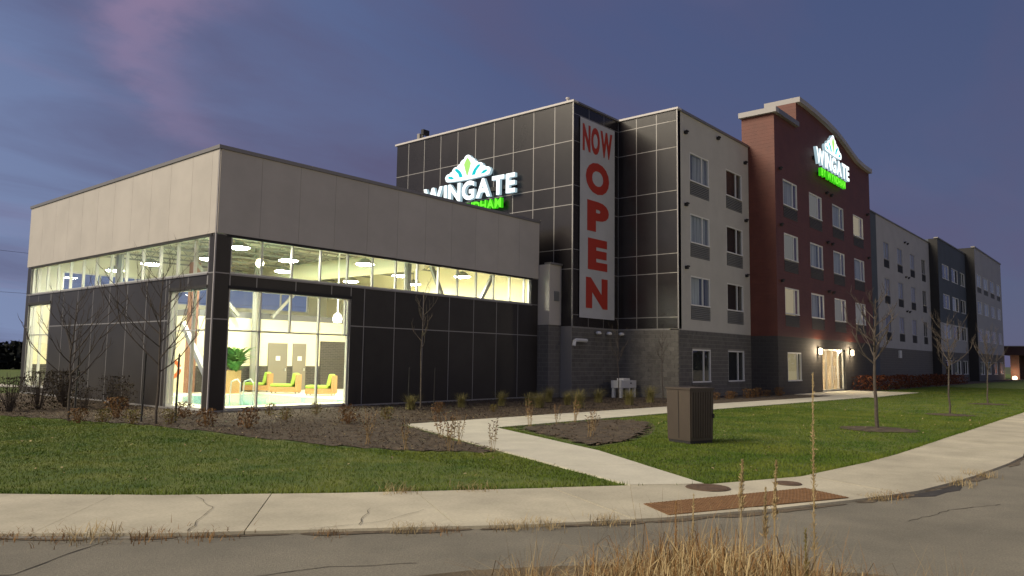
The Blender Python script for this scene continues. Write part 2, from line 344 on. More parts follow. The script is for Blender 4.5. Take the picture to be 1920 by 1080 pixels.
# ------------------------------------------------------------------ ground, road, pavements
def sheet(name, pts, z, m, kind='structure'):
    mb = MB(); n = len(pts); mb.v = [(p[0], p[1], z) for p in pts]; mb.f = [tuple(range(n))]; mb.m = [0]
    o = mb.build(name, m); o['kind'] = kind; return o
def in_poly(P, poly):
    x, y = P[:, 0], P[:, 1]; ins = np.zeros(len(P), bool); j = len(poly) - 1
    for i in range(len(poly)):
        xi, yi = poly[i]; xj, yj = poly[j]
        c = ((yi > y) != (yj > y)) & (x < (xj - xi) * (y - yi) / (yj - yi + 1e-12) + xi); ins ^= c; j = i
    return ins
sheet('terrain', [(-1500, -1500), (2500, -1500), (2500, 2500), (-1500, 2500)], -0.30, M_TERR)
road = sheet('road', [(-60, -40), (260, -40), (260, 3.0), (18, 3.0), (9, 5.0), (4, 9.0), (-6, 24), (-14, 60), (-14, 90), (-60, 90)], -0.034, M_ASPH)
IN = [(-3.2, 21.0), (0.2, 14.6), (3.24, 10.82), (4.51, 9.38), (6.14, 7.95), (7.9, 6.62), (9.25, 5.64), (10.08, 4.94), (11.84, 4.23), (14.24, 3.98), (17.0, 3.90), (200, 3.85)]
OUT = [(-4.6, 19.8), (-0.9, 13.0), (2.56, 8.45), (3.57, 7.38), (5.12, 6.1), (6.39, 5.06), (7.65, 4.22), (8.87, 3.61), (10.44, 2.99), (11.68, 2.58), (13.22, 2.34), (15.76, 2.13), (17.66, 2.05), (200, 1.95)]
def resample(poly, n):
    P = np.array(poly, float); s = np.r_[0, np.cumsum(np.linalg.norm(np.diff(P, axis=0), axis=1))]
    t = np.asarray(n); return np.c_[np.interp(t, s, P[:, 0]), np.interp(t, s, P[:, 1])]
# lawn: everything inside the pavement
LAWN = [(p[0] - 0.0, p[1]) for p in IN] + [(200, 90), (-12, 90), (-7, 40)]
lawn = sheet('lawn', LAWN, -0.012, M_LAWN)
# pavement slabs cut at joints (inner point, outer point)
JO = [((-3.2, 21.0), (-4.6, 19.8)), ((-1.4, 17.6), (-2.6, 16.4)), ((0.6, 14.1), (-0.5, 12.6)), ((2.3, 11.95), (1.3, 10.3)), ((4.15, 9.79), (2.75, 8.24)), ((5.5, 8.51), (4.17, 6.89)), ((6.88, 7.39), (5.77, 5.56)), ((8.34, 6.30), (7.35, 4.42)), ((9.9, 5.09), (8.87, 3.61)), ((12.0, 4.20), (11.3, 2.70)), ((14.24, 3.98), (13.9, 2.27))]
for i in range(20):
    x = 16.2 + 2.0 * i; JO.append(((x, 3.90), (x, 2.10 - 0.002 * i)))
x = 56.2
while x < 120: JO.append(((x, 3.89), (x, 2.02))); x += 4
def between(poly, p, q):
    # polyline vertices whose order lies between p and q along x
    return [v for v in poly if p[0] + 0.05 < v[0] < q[0] - 0.05]
pav = tag(link('pavement', None), kind='structure')
for i in range(len(JO) - 1):
    (a, b), (c, d) = JO[i], JO[i + 1]
    def shr(p, q, k=0.006):
        v = Vector((q[0] - p[0], q[1] - p[1])); v.normalize(); return (p[0] + v.x * k, p[1] + v.y * k)
    pts = [shr(b, d)] + between(OUT, b, d) + [shr(d, b)] + [shr(c, a)] + list(reversed(between(IN, a, c))) + [shr(a, c)]
    MB().prism(pts, -0.12, 0.0 + random.uniform(-0.004, 0.004)).build('slab', M_CONC, pav)
sheet('pavement_bed', OUT + list(reversed(IN)), -0.03, M_CRACK)
# cracks in pavement and road
def crack(parent, pts, z, w=0.012, m=M_CRACK):
    mb = MB(); q = []
    for k in range(len(pts) - 1):
        a = Vector(pts[k]); b = Vector(pts[k + 1]); n = max(2, int((b - a).length / 0.12))
        for t in range(n): q.append(a.lerp(b, t / n) + Vector((random.uniform(-.02, .02), random.uniform(-.02, .02))))
    q.append(Vector(pts[-1]))
    for k in range(len(q) - 1):
        d = (q[k + 1] - q[k]).normalized(); o = Vector((-d.y, d.x)) * w * random.uniform(.5, 1.2)
        mb.quad((*(q[k] - o), z), (*(q[k + 1] - o), z), (*(q[k + 1] + o), z), (*(q[k] + o), z))
    mb.build('crack', m, parent)
crack(pav, [(4.75, 8.95), (4.55, 8.2), (3.78, 7.25)], 0.009, 0.004)
crack(pav, [(5.75, 6.9), (5.4, 6.6), (5.1, 6.3)], 0.009, 0.004)
crack(pav, [(6.1, 6.4), (5.4, 6.25), (4.65, 6.5)], 0.009, 0.004)
crack(road, [(0.6, 7.8), (2.2, 6.95), (3.2, 7.6)], -0.030, 0.007)
crack(road, [(2.2, 6.2), (3.3, 5.6), (4.0, 5.35), (4.6, 4.9)], -0.030, 0.006)
crack(road, [(9.5, 2.2), (10.6, 2.0), (11.5, 1.6)], -0.030, 0.006)
patch = MB(); pp0 = [(10.95, 2.78), (11.5, 2.58), (12.2, 2.42), (12.9, 2.33), (13.0, 2.24), (12.4, 2.22), (12.0, 2.30), (11.6, 2.32), (11.3, 2.5)]
patch.v = [(x + random.uniform(-.05, .05), y + random.uniform(-.03, .03), -0.030) for x, y in pp0]; patch.f = [tuple(reversed(range(len(pp0))))]; patch.m = [0]
patch.build('tar_patch', mat('wet tar', (0.035, 0.032, 0.028), 0.8, var=0.3, scale=6), road)
# kerb strip of short concrete blocks at the foot of the pavement
kerb = tag(link('kerb', None), kind='structure')
ok = OUT[:]
Pk = np.array(ok[:13], float); sk = np.r_[0, np.cumsum(np.linalg.norm(np.diff(Pk, axis=0), axis=1))]
for t in np.arange(3.0, 14.4, 0.9):
    a = resample(ok, [t + .008])[0]; b = resample(ok, [t + .892])[0]; d = Vector(b - a).normalized(); o = Vector((d.y, -d.x))
    MB().prism([a + np.array(o) * 0.10, b + np.array(o) * 0.10, b + np.array(o) * 0.008, a + np.array(o) * 0.008], -0.2, -0.020 + random.uniform(-.005, .004)).build('kerb_stone', M_KERB, kerb)
# ragged dirt washed against the pavement edge
for t in np.arange(6.0, 34.0, 0.42):
    if random.random() < .3: continue
    a = resample(OUT, [t])[0]; b = resample(OUT, [t + .1])[0]; d = Vector(b - a).normalized(); o = Vector((d.y, -d.x)); ln = random.uniform(.15, .55); wd = random.uniform(.03, .16)
    c = Vector(a) + o * random.uniform(.02, .08); mb = MB(); n = 11
    mb.v = [(*(c + d * ln * math.cos(6.283 * k / n) * random.uniform(.7, 1.1) + o * wd * math.sin(6.283 * k / n) * random.uniform(.5, 1.1)), -0.028 + .0005 * random.random()) for k in range(n)]; mb.f = [tuple(range(n))]; mb.m = [0]
    mb.build('dirt_patch', M_DIRT2, road)
# walkway of new concrete
walk = tag(link('walkway', None), kind='structure')
wl = [(9.25, 5.64), (10.05, 7.45), (10.79, 9.11), (11.68, 11.04), (12.57, 12.97), (13.46, 14.89)]
wr = [(10.08, 4.94), (11.2, 6.58), (12.33, 8.22), (13.06, 9.72), (13.80, 11.23), (14.54, 12.73)]
for i in range(5):
    MB().prism([wl[i], wr[i], wr[i + 1], wl[i + 1]], -0.10, 0.012 + 0.002 * (i % 2)).build('slab', M_CONC2, walk)
wt = lambda x: np.interp(x, [13.46, 26.1, 37.5, 42.0], [14.89, 14.30, 13.45, 13.3]); wb = lambda x: np.interp(x, [14.54, 22.9, 28.7, 47.2], [12.73, 12.51, 12.26, 11.36])
MB().prism([(14.545, 12.735), (16.2, wb(16.2)), (16.2, wt(16.2)), (13.465, 14.89)], -0.1, 0.012).build('slab', M_CONC2, walk)
x = 16.21
while x < 42.5:
    MB().prism([(x, wb(x)), (x + 1.88, wb(x + 1.88)), (x + 1.88, wt(x + 1.88)), (x, wt(x))], -0.1, 0.012 + 0.003 * random.random()).build('slab', M_CONC2, walk); x += 1.89
for k in range(3):
    x0 = x + k * 3.3
    MB().prism([(x0, 11.35 + 0.0 * k), (x0 + 3.29, 11.35), (x0 + 3.29, 15.45), (x0, 15.45)], -0.1, 0.013).build('slab', M_CONC2, walk)
# mulch beds
BED = [(5.9, 30), (7.03, 23.93), (7.8, 21.64), (8.67, 18.21), (8.88, 14.39), (9.21, 11.97), (9.64, 10.64), (10.79, 9.11), (13.46, 14.89), (26.1, 14.30), (37.5, 13.45), (42.0, 13.3), (44, 13.3), (44, 16.5), (40.5, 17.4), (32.4, 20.4), (28.4, 21.5), (11.7, 21.7), (11.7, 37.5), (7, 40)]
def bed(name, poly, z, m, cell=0.35, amp=0.05):
    P = np.array(poly); x0, y0 = P.min(0); x1, y1 = P.max(0)
    nx = int((x1 - x0) / cell) + 2; ny = int((y1 - y0) / cell) + 2
    gx, gy = np.meshgrid(np.linspace(x0, x1, nx), np.linspace(y0, y1, ny), indexing='ij')
    pts = np.c_[gx.ravel(), gy.ravel()]; ins = in_poly(pts, poly).reshape(nx, ny)
    h = z + amp * RNG.random((nx, ny)) * ins - 0.05 * (~ins)
    V = np.c_[pts, h.ravel()]; F = []
    for i in range(nx - 1):
        for j in range(ny - 1):
            if ins[i:i + 2, j:j + 2].all(): F.append((i * ny + j, (i + 1) * ny + j, (i + 1) * ny + j + 1, i * ny + j + 1))
    o = bulk(name, V, F, m); o['kind'] = 'structure'; return o
bed('mulch_bed', BED, -0.009, M_MULCH, 0.22, 0.022)
TRI = [(14.75, 12.45), (18.6, 12.35), (19.47, 11.7), (19.0, 10.9), (17.7, 10.0), (16.0, 9.15), (14.58, 8.76), (12.7, 8.55), (13.1, 9.4)]
bed('mulch_bed', TRI, 0.004, M_MULCH, 0.25)
sheet('mulch_bed', [(52, 15.6), (52, 14.2), (60, 14.0), (85, 13.6), (120, 13.2), (120, 16.5)], 0.002, M_MULCH)
# near verge under the camera
VERGE = [(-9, 14), (-2, 8.2), (2.0, 5.55), (4.03, 4.72), (4.7, 4.4), (5.26, 4.0), (6.2, 3.1), (6.9, 1.9), (7.3, 0.8), (8.2, -3), (9, -12), (-9, -12)]
sheet('verge', VERGE, -0.022, M_DIRT)
# pale drive far left
sheet('drive', [(-20, 46.5), (14.2, 43.6), (14.2, 52), (-20, 56)], 0.004, M_CONC2)
#@@BUILD@@
# ------------------------------------------------------------------ pool building
PX0, PX1, PY0, PY1, PTOP = 11.65, 27.37, 21.54, 37.40, 8.10
pool = thing('pool_building', 'low flat-roofed pool hall with pale upper panels, charcoal lower panels and lit glass', 'building', (PX0, PY0, 0))
G = 0.018
def panel(ax, plane, a0, a1, z0, z1, m, name='panel', t=0.012):
    abox(MB(), ax, plane, a0 + G, a1 - G, z0 + G, z1 - G, -t, -0.002).build(name, m, pool)
jr = [PX1 - 1.43 * k for k in range(12)][::-1]; jr[0] = PX0          # joints along the right face
jl = [PY0, 21.9, 23.11, 24.55, 25.92, 27.39, 28.84, 30.30, 31.73, 33.15, 34.47, 35.9, PY1]
BZ0, BZ1, WZ1, JZ = 4.20, 5.38, 3.77, 2.80
# openings
holesR = [(12.16, 26.85, BZ0, BZ1), (12.16, 16.76, 0.06, WZ1)]
holesL = [(21.94, 36.96, BZ0, BZ1), (21.94, 24.33, 0.06, WZ1), (34.55, 37.02, 0.30, WZ1)]
def clad(ax, plane, joints, holes, lo, hi):
    # aluminium backing with real openings, seen in the joints
    facade('panel_backing', M_ALU, pool, ax, plane - .0095, lo, hi, 0, BZ1, holes, 0.23)
    for i in range(len(joints) - 1):
        a0, a1 = joints[i], joints[i + 1]
        for (z0, z1) in ((0.05, JZ), (JZ, BZ0), (BZ0, BZ1)):
            rects = [(a0, a1, z0, z1)]
            for h in holes:
                nr = []
                for (b0, b1, y0, y1) in rects:
                    if h[1] <= b0 or h[0] >= b1 or h[3] <= y0 or h[2] >= y1: nr.append((b0, b1, y0, y1)); continue
                    if b0 < h[0]: nr.append((b0, h[0], y0, y1))
                    if b1 > h[1]: nr.append((h[1], b1, y0, y1))
                    m0, m1 = max(b0, h[0]), min(b1, h[1])
                    if y1 > h[3]: nr.append((m0, m1, h[3], y1))
                    if y0 < h[2]: nr.append((m0, m1, y0, h[2]))
                rects = nr
            for r in rects:
                if r[1] - r[0] > 0.06 and r[3] - r[2] > 0.06: panel(ax, plane, *r, M_DARK)
clad('Y', PY0, jr, holesR, PX0, PX1)
clad('X', PX0, jl, holesL, PY0, PY1)
# pale upper panels butt together with a hairline
for (ax, pl, jj) in (('Y', PY0, jr), ('X', PX0, jl)):
    for i in range(len(jj) - 1):
        if i == 0 and ax == 'X' : pass
        abox(MB(), ax, pl, jj[i] + .004, jj[i + 1] - .004, BZ1 + 0.02, 7.98, -0.05, 0.1).build('fascia_panel', M_CREAM, pool)
# black soffit line above the glass, sills
abox(MB(), 'Y', PY0, 12.0, 26.95, BZ1 - 0.055, BZ1 + 0.016, -0.035, 0.05).build('head_trim', M_BLACK, pool)
abox(MB(), 'X', PX0, 21.75, 37.05, BZ1 - 0.055, BZ1 + 0.016, -0.035, 0.05).build('head_trim', M_BLACK, pool)
abox(MB(), 'Y', PY0, 12.12, 16.80, WZ1 - 0.03, WZ1 + 0.07, -0.036, 0.05).build('head_trim', M_BLACK, pool)
abox(MB(), 'X', PX0, 21.90, 24.37, WZ1 - 0.03, WZ1 + 0.07, -0.036, 0.05).build('head_trim', M_BLACK, pool)
abox(MB(), 'X', PX0, 34.50, 37.06, WZ1 - 0.03, WZ1 + 0.07, -0.036, 0.05).build('head_trim', M_BLACK, pool)
abox(MB(), 'Y', PY0, 12.12, 26.90, BZ0 - 0.05, BZ0 + 0.0, -0.05, 0.05).build('sill', M_ALU, pool)
abox(MB(), 'X', PX0, 21.90, 37.0, BZ0 - 0.05, BZ0 + 0.0, -0.05, 0.05).build('sill', M_ALU, pool)
abox(MB(), 'Y', PY0, 12.10, 16.85, -0.05, 0.06, -0.06, 0.05).build('sill', M_ALU, pool)
abox(MB(), 'X', PX0, 21.88, 24.40, -0.05, 0.06, -0.06, 0.05).build('sill', M_ALU, pool)
# corner trim and copings
MB().box(PX0 - 0.056, PX0 - 0.03, PY0 - 0.056, PY0 - 0.03, 0, 7.98).build('corner_trim', M_COPL, pool)
MB().box(PX0 - 0.09, PX1 + 0.05, PY0 - 0.10, PY0 + 0.25, 7.985, PTOP).build('coping', M_COPING, pool)
MB().box(PX0 - 0.09, PX0 + 0.25, PY0 + 0.251, PY1 + 0.05, 7.985, PTOP - 0.002).build('coping', M_COPING, pool)
# other outer walls, roof
MB().box(PX1 - 0.02, PX1 + 0.02, PY0 + 0.1, PY1, 0, 7.99).build('wall', M_CREAM, pool)
facade('wall', M_CREAM, pool, 'Y', PY1, PX0, PX1, 0, 7.99, [(13, 26, BZ0, BZ1)], -0.1)
MB().box(PX0 + 0.3, PX1 - 0.05, PY0 + 0.3, PY1 - 0.05, 7.3, 7.5).build('roof', M_COPING, pool)
# glazing: window > frame bars as mullions, panes
def glazing(ax, plane, cols, rows, skip=(), d=0.10, bw=0.05):
    w = MB()
    a0, a1, z0, z1 = cols[0], cols[-1], rows[0], rows[-1]
    abox(w, ax, plane, a0, a1, z0, z0 + .06, d - .05, d + .06); abox(w, ax, plane, a0, a1, z1 - .06, z1, d - .05, d + .06)
    abox(w, ax, plane, a0, a0 + .06, z0 + .06, z1 - .06, d - .05, d + .06); abox(w, ax, plane, a1 - .06, a1, z0 + .06, z1 - .06, d - .05, d + .06)
    W_ = w.build('window', M_FRAME, pool)
    for c in cols[1:-1]:
        zt0, zt1 = z0 + .06, z1 - .06
        if c in skip: zt0 = rows[1] + bw / 2
        abox(MB(), ax, plane, c - bw / 2, c + bw / 2, zt0, zt1, d - .045, d + .055).build('mullion', M_FRAME, W_)
    for r in rows[1:-1]:
        abox(MB(), ax, plane, a0 + .06, a1 - .06, r - bw / 2, r + bw / 2, d - .04, d + .05).build('transom', M_FRAME, W_)
    for j in range(len(rows) - 1):
        cc = [c for c in cols if not (j == 0 and c in skip)]
        for i in range(len(cc) - 1):
            mb = MB(); abox(mb, ax, plane, cc[i] + .02, cc[i + 1] - .02, rows[j] + .02, rows[j + 1] - .02, d, d + .008); q = mb
            q2 = MB(); q2.quad(pt(ax, plane, cc[i] + .02, rows[j] + .02, d), pt(ax, plane, cc[i + 1] - .02, rows[j] + .02, d), pt(ax, plane, cc[i + 1] - .02, rows[j + 1] - .02, d), pt(ax, plane, cc[i] + .02, rows[j + 1] - .02, d))
            q2.build('pane', M_GLASS, W_)
    return W_
glazing('Y', PY0, [12.16, 13.27, 14.38, 15.50, 16.64, 17.76, 18.87, 19.96, 21.09, 22.18, 23.29, 24.39, 25.46, 26.48, 26.85], [BZ0, BZ1])
glazing('Y', PY0, [12.16, 13.29, 14.39, 15.51, 16.60, 16.76], [0.06, 2.47, WZ1], skip=(14.39, 16.60))
glazing('X', PX0, [21.94, 22.92, 24.05, 25.26, 26.55, 27.82, 29.09, 30.39, 31.63, 32.88, 34.16, 35.31, 36.28, 36.96], [BZ0, BZ1])
glazing('X', PX0, [21.94, 22.85, 24.05, 24.33], [0.06, 2.47, WZ1], skip=())
glazing('X', PX0, [34.55, 35.75, 36.6, 37.02], [0.30, 2.47, WZ1])
glazing('Y', PY1, [13, 14.6, 16.2, 17.8, 19.4, 21, 22.6, 24.2, 26], [BZ0, BZ1], d=-0.05)
# interior: floor, walls, ceiling, steel
IX0, IX1, IY0, IY1 = PX0 + 0.26, PX1 - 0.1, PY0 + 0.26, PY1 - 0.15
PYW = 33.4
fl = MB(); WX0, WX1, WY0, WY1 = 13.3, 19.3, 23.7, 31.2
for (a, b, c, d) in ((IX0, WX0, IY0, IY1), (WX1, IX1, IY0, IY1), (WX0, WX1, IY0, WY0), (WX0, WX1, WY1, IY1)): fl.box(a, b, c, d, -0.15, 0.03)
fl.build('floor', M_DECKT, pool)
MB().box(WX0, WX1, WY0, WY1, -1.2, 0.010).build('pool_water', M_WATER, pool)
def iwall(ax, plane, a0, a1, z0, z1, m, holes=(), name='interior_wall'): return facade(name, m, pool, ax, plane, a0, a1, z0, z1, holes, 0.08)
iwall('Y', PYW, 17.0, IX1, 1.23, 3.5, M_YELLOW); iwall('Y', PYW, 17.0, IX1, 0.03, 1.23, M_TILE, name='wainscot')
MB().box(17.0, 17.02, PYW, IY1, 0.03, 3.5).build('interior_wall', M_YELLOW, pool)
MB().box(17.0, IX1, PYW + .002, IY1, 3.5, 3.8).build('soffit', M_SOFF, pool)
iwall('Y', IY1, IX0, 17.0, 1.23, 4.15, M_YELLOW); iwall('Y', IY1, IX0, 17.0, 0.03, 1.23, M_TILE, name='wainscot')
iwall('Y', IY1 + 0.01, IX0, IX1, 3.8, 7.3, M_INT, [(13, 26, BZ0, BZ1)])
MB().box(IX1 - 0.02, IX1, IY0, IY1, 1.23, 7.3).build('interior_wall', M_YELLOW, pool); MB().box(IX1 - 0.03, IX1, IY0, IY1, 0.03, 1.23).build('wainscot', M_TILE, pool)
# inside faces of the two street walls
mi = facade('interior_wall', M_INT, pool, 'Y', IY0 - 0.02, IX0, IX1, 0.03, 7.3, holesR, -0.05)
mi = facade('interior_wall', M_INT, pool, 'X', IX0 - 0.02, IY0, IY1, 0.03, 7.3, holesL, -0.05)
MB().box(IX0, IX1, IY0, IY1, 7.0, 7.28).build('ceiling', M_CEIL, pool)
for k in range(9):                                   # open-web joists
    y = 23.0 + 1.7 * k; mb = MB()
    mb.box(IX0, IX1, y - .05, y + .05, 6.85, 6.93); mb.box(IX0, IX1, y - .04, y + .04, 6.12, 6.19)
    n = 20; st = (IX1 - IX0) / n
    for i in range(n): mb.tube((IX0 + i * st, y, 6.15 if i % 2 else 6.89), (IX0 + (i + 1) * st, y, 6.89 if i % 2 else 6.15), .018, k=4, cap=False)
    mb.build('joist', M_STEEL, pool)
MB().tube((21.5, 23.2, 5.75), (21.5, 36.9, 5.75), .42, k=20).build('duct', M_DUCT, pool, True)
for (a, b) in (((20.9, 22.15, 5.95), (22.85, 22.15, 2.4)), ((25.3, 22.15, 5.95), (22.95, 22.15, 2.4)), ((16.9, 33.1, 5.95), (19.2, 33.1, 3.6)), ((23.3, 33.1, 5.95), (21.0, 33.1, 3.6))):
    MB().tube(a, b, .10, k=4).build('brace', M_STEEL, pool)
MB().tube((12.15, 24.35, 2.75), (12.15, 21.95, 0.35), .10, k=4).build('brace', M_SILVER, pool)
for (x, y, m) in ((19.9, 22.1, M_STEEL), (12.2, 29.5, M_STEEL), (20.1, 33.15, M_STEEL)):
    MB().tube((x, y, .03), (x, y, 6.9), .14, k=8).build('column', m, pool)
MB().box(16.85, 17.2, PYW - .35, PYW - .01, .03, 5.9).build('accent_column', M_TERRA, pool)
MB().box(13.1, 13.5, 36.4, 37.1, 1.6, 4.0).build('accent_column', M_TERRA, pool)
for (x0, x1) in ((21.05, 22.12), (22.45, 23.22)):
    d = MB().box(x0, x1, PYW - .06, PYW - .01, .03, 2.36).build('door', M_DOOR, pool)
    MB().box(x1 - .16, x1 - .09, PYW - .11, PYW - .062, .98, 1.12).build('handle', M_SILVER, d)
    MB().box((x0 + x1) / 2 - .12, (x0 + x1) / 2 + .12, PYW - .075, PYW - .063, 1.5, 1.72).build('notice', M_WHITE, d)
MB().box(24.1, 25.7, PYW - .10, PYW - .01, .03, 2.52).build('tile_panel', M_TILE, pool)
# ceiling lamps over the pool
lamps = [(13.6, 23.6), (16.6, 25.2), (14.6, 27.4), (14.0, 31.0), (18.6, 28.6), (19.0, 23.6), (22.6, 25.6), (24.4, 23.5), (23.0, 29.6), (18.5, 32.0), (14.2, 34.8), (25.6, 28.0)]
pos_lab = ['nearest the street corner', 'over the near end of the water', 'over the left pool edge', 'behind the left strip windows', 'over the loungers', 'amid the right strip windows', 'under the pale duct', 'near the right end of the strip windows', 'in front of the changing room doors', 'beside the terracotta column', 'at the far left end of the hall', 'by the end wall of the hall']
for (x, y), pl in zip(lamps, pos_lab):
    t = thing('ceiling_lamp', 'round glowing pool hall lamp ' + pl, 'lamp', (x, y, 5.35), 'lamps hanging in the pool hall')
    MB().lathe((x, y, 5.35), [(.0, .22), (.12, .22), (.20, .16), (.34, .06), (.37, .0)], 16).build('housing', M_STEEL, t, True)
    mb = MB(); mb.lathe((x, y, 5.35), [(.355, .005), (.30, -.03), (.0, -.04)], 16); mb.build('diffuser', M_LAMP, t)
    MB().tube((x, y, 5.57), (x, y, 6.95), .015, k=5).build('stem', M_STEEL, t)
px, py = 19.2, 25.5
t = thing('pendant_lamp', 'small white pendant lamp hanging behind the right side of the big window', 'lamp', (px, py, 3.2))
MB().lathe((px, py, 3.1), [(.0, .0), (.16, .02), (.19, .16), (.16, .30), (.06, .40), (.0, .40)], 14).build('shade', M_LAMPG, t, True)
MB().tube((px, py, 3.5), (px, py, 6.9), .035, k=6).build('stem', M_WHITE, t)
# loungers
def lounger(loc, label, ang):
    t = thing('lounge_chair', label, 'lounge chair', loc, 'lounge chairs beside the pool'); t.rotation_euler.z = ang; t.scale = (.86, .9, 1.0)
    def b(x0, x1, y0, y1, z0, z1, n, m, bev=.03):
        me = MB().box(x0, x1, y0, y1, z0, z1).mesh(n, m); o = link(n, me, t)
        if bev:
            bm_ = o.modifiers.new('bevel', 'BEVEL'); bm_.width = bev; bm_.segments = 2
        return o
    b(-.70, .62, -.38, .38, .07, .30, 'base', M_WICK, .015); b(.62, .74, -.38, .38, .07, .86, 'back_frame', M_WICK, .02)
    b(-.71, .46, -.36, .36, .305, .44, 'seat_cushion', M_LIME, .05)
    o = b(-.10, .10, -.35, .35, 0, .52, 'back_cushion', M_LIME, .06); o.location = (.44, 0, .42); o.rotation_euler.y = R(14)
    for sx in (-.62, .64):
        for sy in (-.32, .32): b(sx - .03, sx + .03, sy - .03, sy + .03, 0.0, .07, 'foot', M_STEEL, 0)
lg = math.atan2(-.77, .64)
lounger((20.1, 33.0 - .35, .03), 'lime cushioned wicker lounge chair half hidden behind the potted palm', lg)
lounger((20.2, 30.5, .03), 'lime cushioned wicker lounge chair standing alone in the middle of the big window', lg)
lounger((20.4, 28.1, .03), 'lime cushioned wicker lounge chair behind the right mullion of the big window', lg)
lounger((21.2, 25.9, .03), 'lime cushioned wicker lounge chair cut off by the right edge of the big window', lg)
# palm in a tall planter
t = thing('potted_palm', 'leafy green palm in a tall tan planter beside the pool', 'plant', (18.0, 31.9, .03))
MB().box(17.8, 18.55, 31.5, 32.1, .03, 1.05).build('planter', M_WICK, t)
mb = MB()
for k in range(64):
    a = random.uniform(0, 6.28); p = Vector((18.3 + .12 * math.cos(a), 31.65 + .12 * math.sin(a), 1.0)); out_ = Vector((math.cos(a), math.sin(a), 0)); h = random.uniform(.5, 1.95); rch = random.uniform(.35, 1.55)
    prev = p
    for s_ in range(1, 7):
        u = s_ / 6; q = p + out_ * rch * u * u + Vector((0, 0, h * (u - .45 * u * u * u)))
        d = (q - prev).normalized(); sd_ = d.cross(Vector((0, 0, 1)))
        if sd_.length < .1: sd_ = Vector((out_.y, -out_.x, 0))
        sd_.normalize(); wdt = .13 * math.sin(math.pi * min(.95, u * .9 + .1)) + .02
        mb.quad(prev - sd_ * wdt, prev + sd_ * wdt, q + sd_ * wdt * .9, q - sd_ * wdt * .9); prev = q
    
mb.build('fronds', M_PALM, t)
# life ring
t = thing('life_ring', 'orange life ring hanging inside the left corner window', 'life ring', (13.15, 27.0, 1.2))
rv = []; rf = []; n1, n2 = 24, 8; mi_ = []
for i in range(n1):
    for j in range(n2):
        a = 2 * math.pi * i / n1; b = 2 * math.pi * j / n2; r = .29 + .075 * math.cos(b); rv.append((r * math.cos(a) * .64, -r * math.cos(a) * .77, r * math.sin(a)) if False else (r * math.cos(a) * .64 + .05 * math.sin(b), -r * math.cos(a) * .77 + .05 * math.sin(b), r * math.sin(a)))
for i in range(n1):
    for j in range(n2):
        rf.append((i * n2 + j, ((i + 1) % n1) * n2 + j, ((i + 1) % n1) * n2 + (j + 1) % n2, i * n2 + (j + 1) % n2)); mi_.append(1 if (i % 6) == 0 else 0)
me = bpy.data.meshes.new('ring'); me.from_pydata(rv, [], rf); me.materials.append(mat('life ring orange', (.62, .13, .03), .5)); me.materials.append(M_WHITE); me.polygons.foreach_set('material_index', mi_); link('ring', me, t)
MB().tube((13.15, 27.0, .03), (13.15, 27.0, 1.55), .025, k=6).build('stand', M_WHITE, t)
# pool ladder rail
t = thing('pool_handrail', 'bent steel handrail standing at the pool edge', 'handrail', (14.3, 24.5, .03))
for dx in (0, .5):
    q = [(14.3 + dx, 24.3, .03), (14.3 + dx, 24.3, .75), (14.3 + dx, 24.5, .9), (14.3 + dx, 24.9, .8), (14.3 + dx, 25.0, -.2)]
    mb = MB()
    for i in range(4): mb.tube(q[i], q[i + 1], .022, k=6)
    mb.build('rail', M_SILVER, t)

# ------------------------------------------------------------------ hotel
HX0, HYN, HXC, HYC, HTOP = 28.34, 20.31, 32.24, 17.0, 13.84
hotel = thing('hotel_building', 'long four-storey hotel with dark panelled corner, cream walls and red arched bay', 'building', (HXC, HYC, 0))
blocks = []
def hpanels(ax, plane, joints, zs, m=M_BLACKP):
    for i in range(len(joints) - 1):
        for j in range(len(zs) - 1):
            abox(MB(), ax, plane, joints[i] + .019, joints[i + 1] - .019, zs[j] + .016, zs[j + 1] - .016, -.008, .0).build('panel', m, hotel)
ZS = [3.25, 3.80, 5.90, 6.82, 8.90, 9.83, 11.94, 13.24, 13.76]
ZW = [3.25, 5.90, 6.82, 8.90, 9.82, 11.93, 13.76]
jw = [20.33, 21.38] + [22.66 + 1.285 * k for k in range(9)]; jw[-1] = 32.65
# cores (solid bodies behind the cladding)
MB().box(HX0 + .004, HX0 + 8, HYN + .004, 32.64, 0, 13.75).build('wall', M_ALU, hotel)
MB().box(HXC + .012, 40.5, HYC + .45, 32.0, 0, 13.72).build('wall', M_ALU, hotel)
hpanels('X', HX0, jw, ZW); hpanels('Y', HYN, [28.34, 29.64, 30.93, HXC], ZS); hpanels('X', HXC, [HYC + .02, 18.12, 19.24, HYN - .01], ZS)
MB().box(HXC, HXC + .3, HYC + .0, HYC + .45, 3.25, 13.76).build('wall', M_STUCCO, hotel)
MB().box(HX0 - .0062, HX0 + .003, HYN - .0062, 32.63, 3.25, 13.76).build('panel_backing', M_ALU, hotel); MB().box(HX0 + .0031, HXC - .007, HYN - .0062, HYN + .003, 3.25, 13.76).build('panel_backing', M_ALU, hotel)
MB().box(HXC - .0062, HXC + .011, HYC + .45, HYN, 3.2, 13.76).build('panel_backing', M_ALU, hotel)
# copings; afterglow put into the colour as a paler copy on left-facing edges
def coping(ax, plane, a0, a1, z0, z1, m=M_COPL, d0=-.08, d1=.3): abox(MB(), ax, plane, a0, a1, z0, z1, d0, d1).build('coping', m, hotel)
coping('X', HX0, HYN - .08, 32.75, 13.765, 13.86); coping('Y', HYN, HX0 + .301, HXC + .3, 13.765, 13.858, M_COPING); coping('X', HXC, HYC - .08, HYN - .081, 13.765, 13.862)
coping('Y', HYC, HXC + .301, 40.5, 13.74, 13.86, M_COPING)
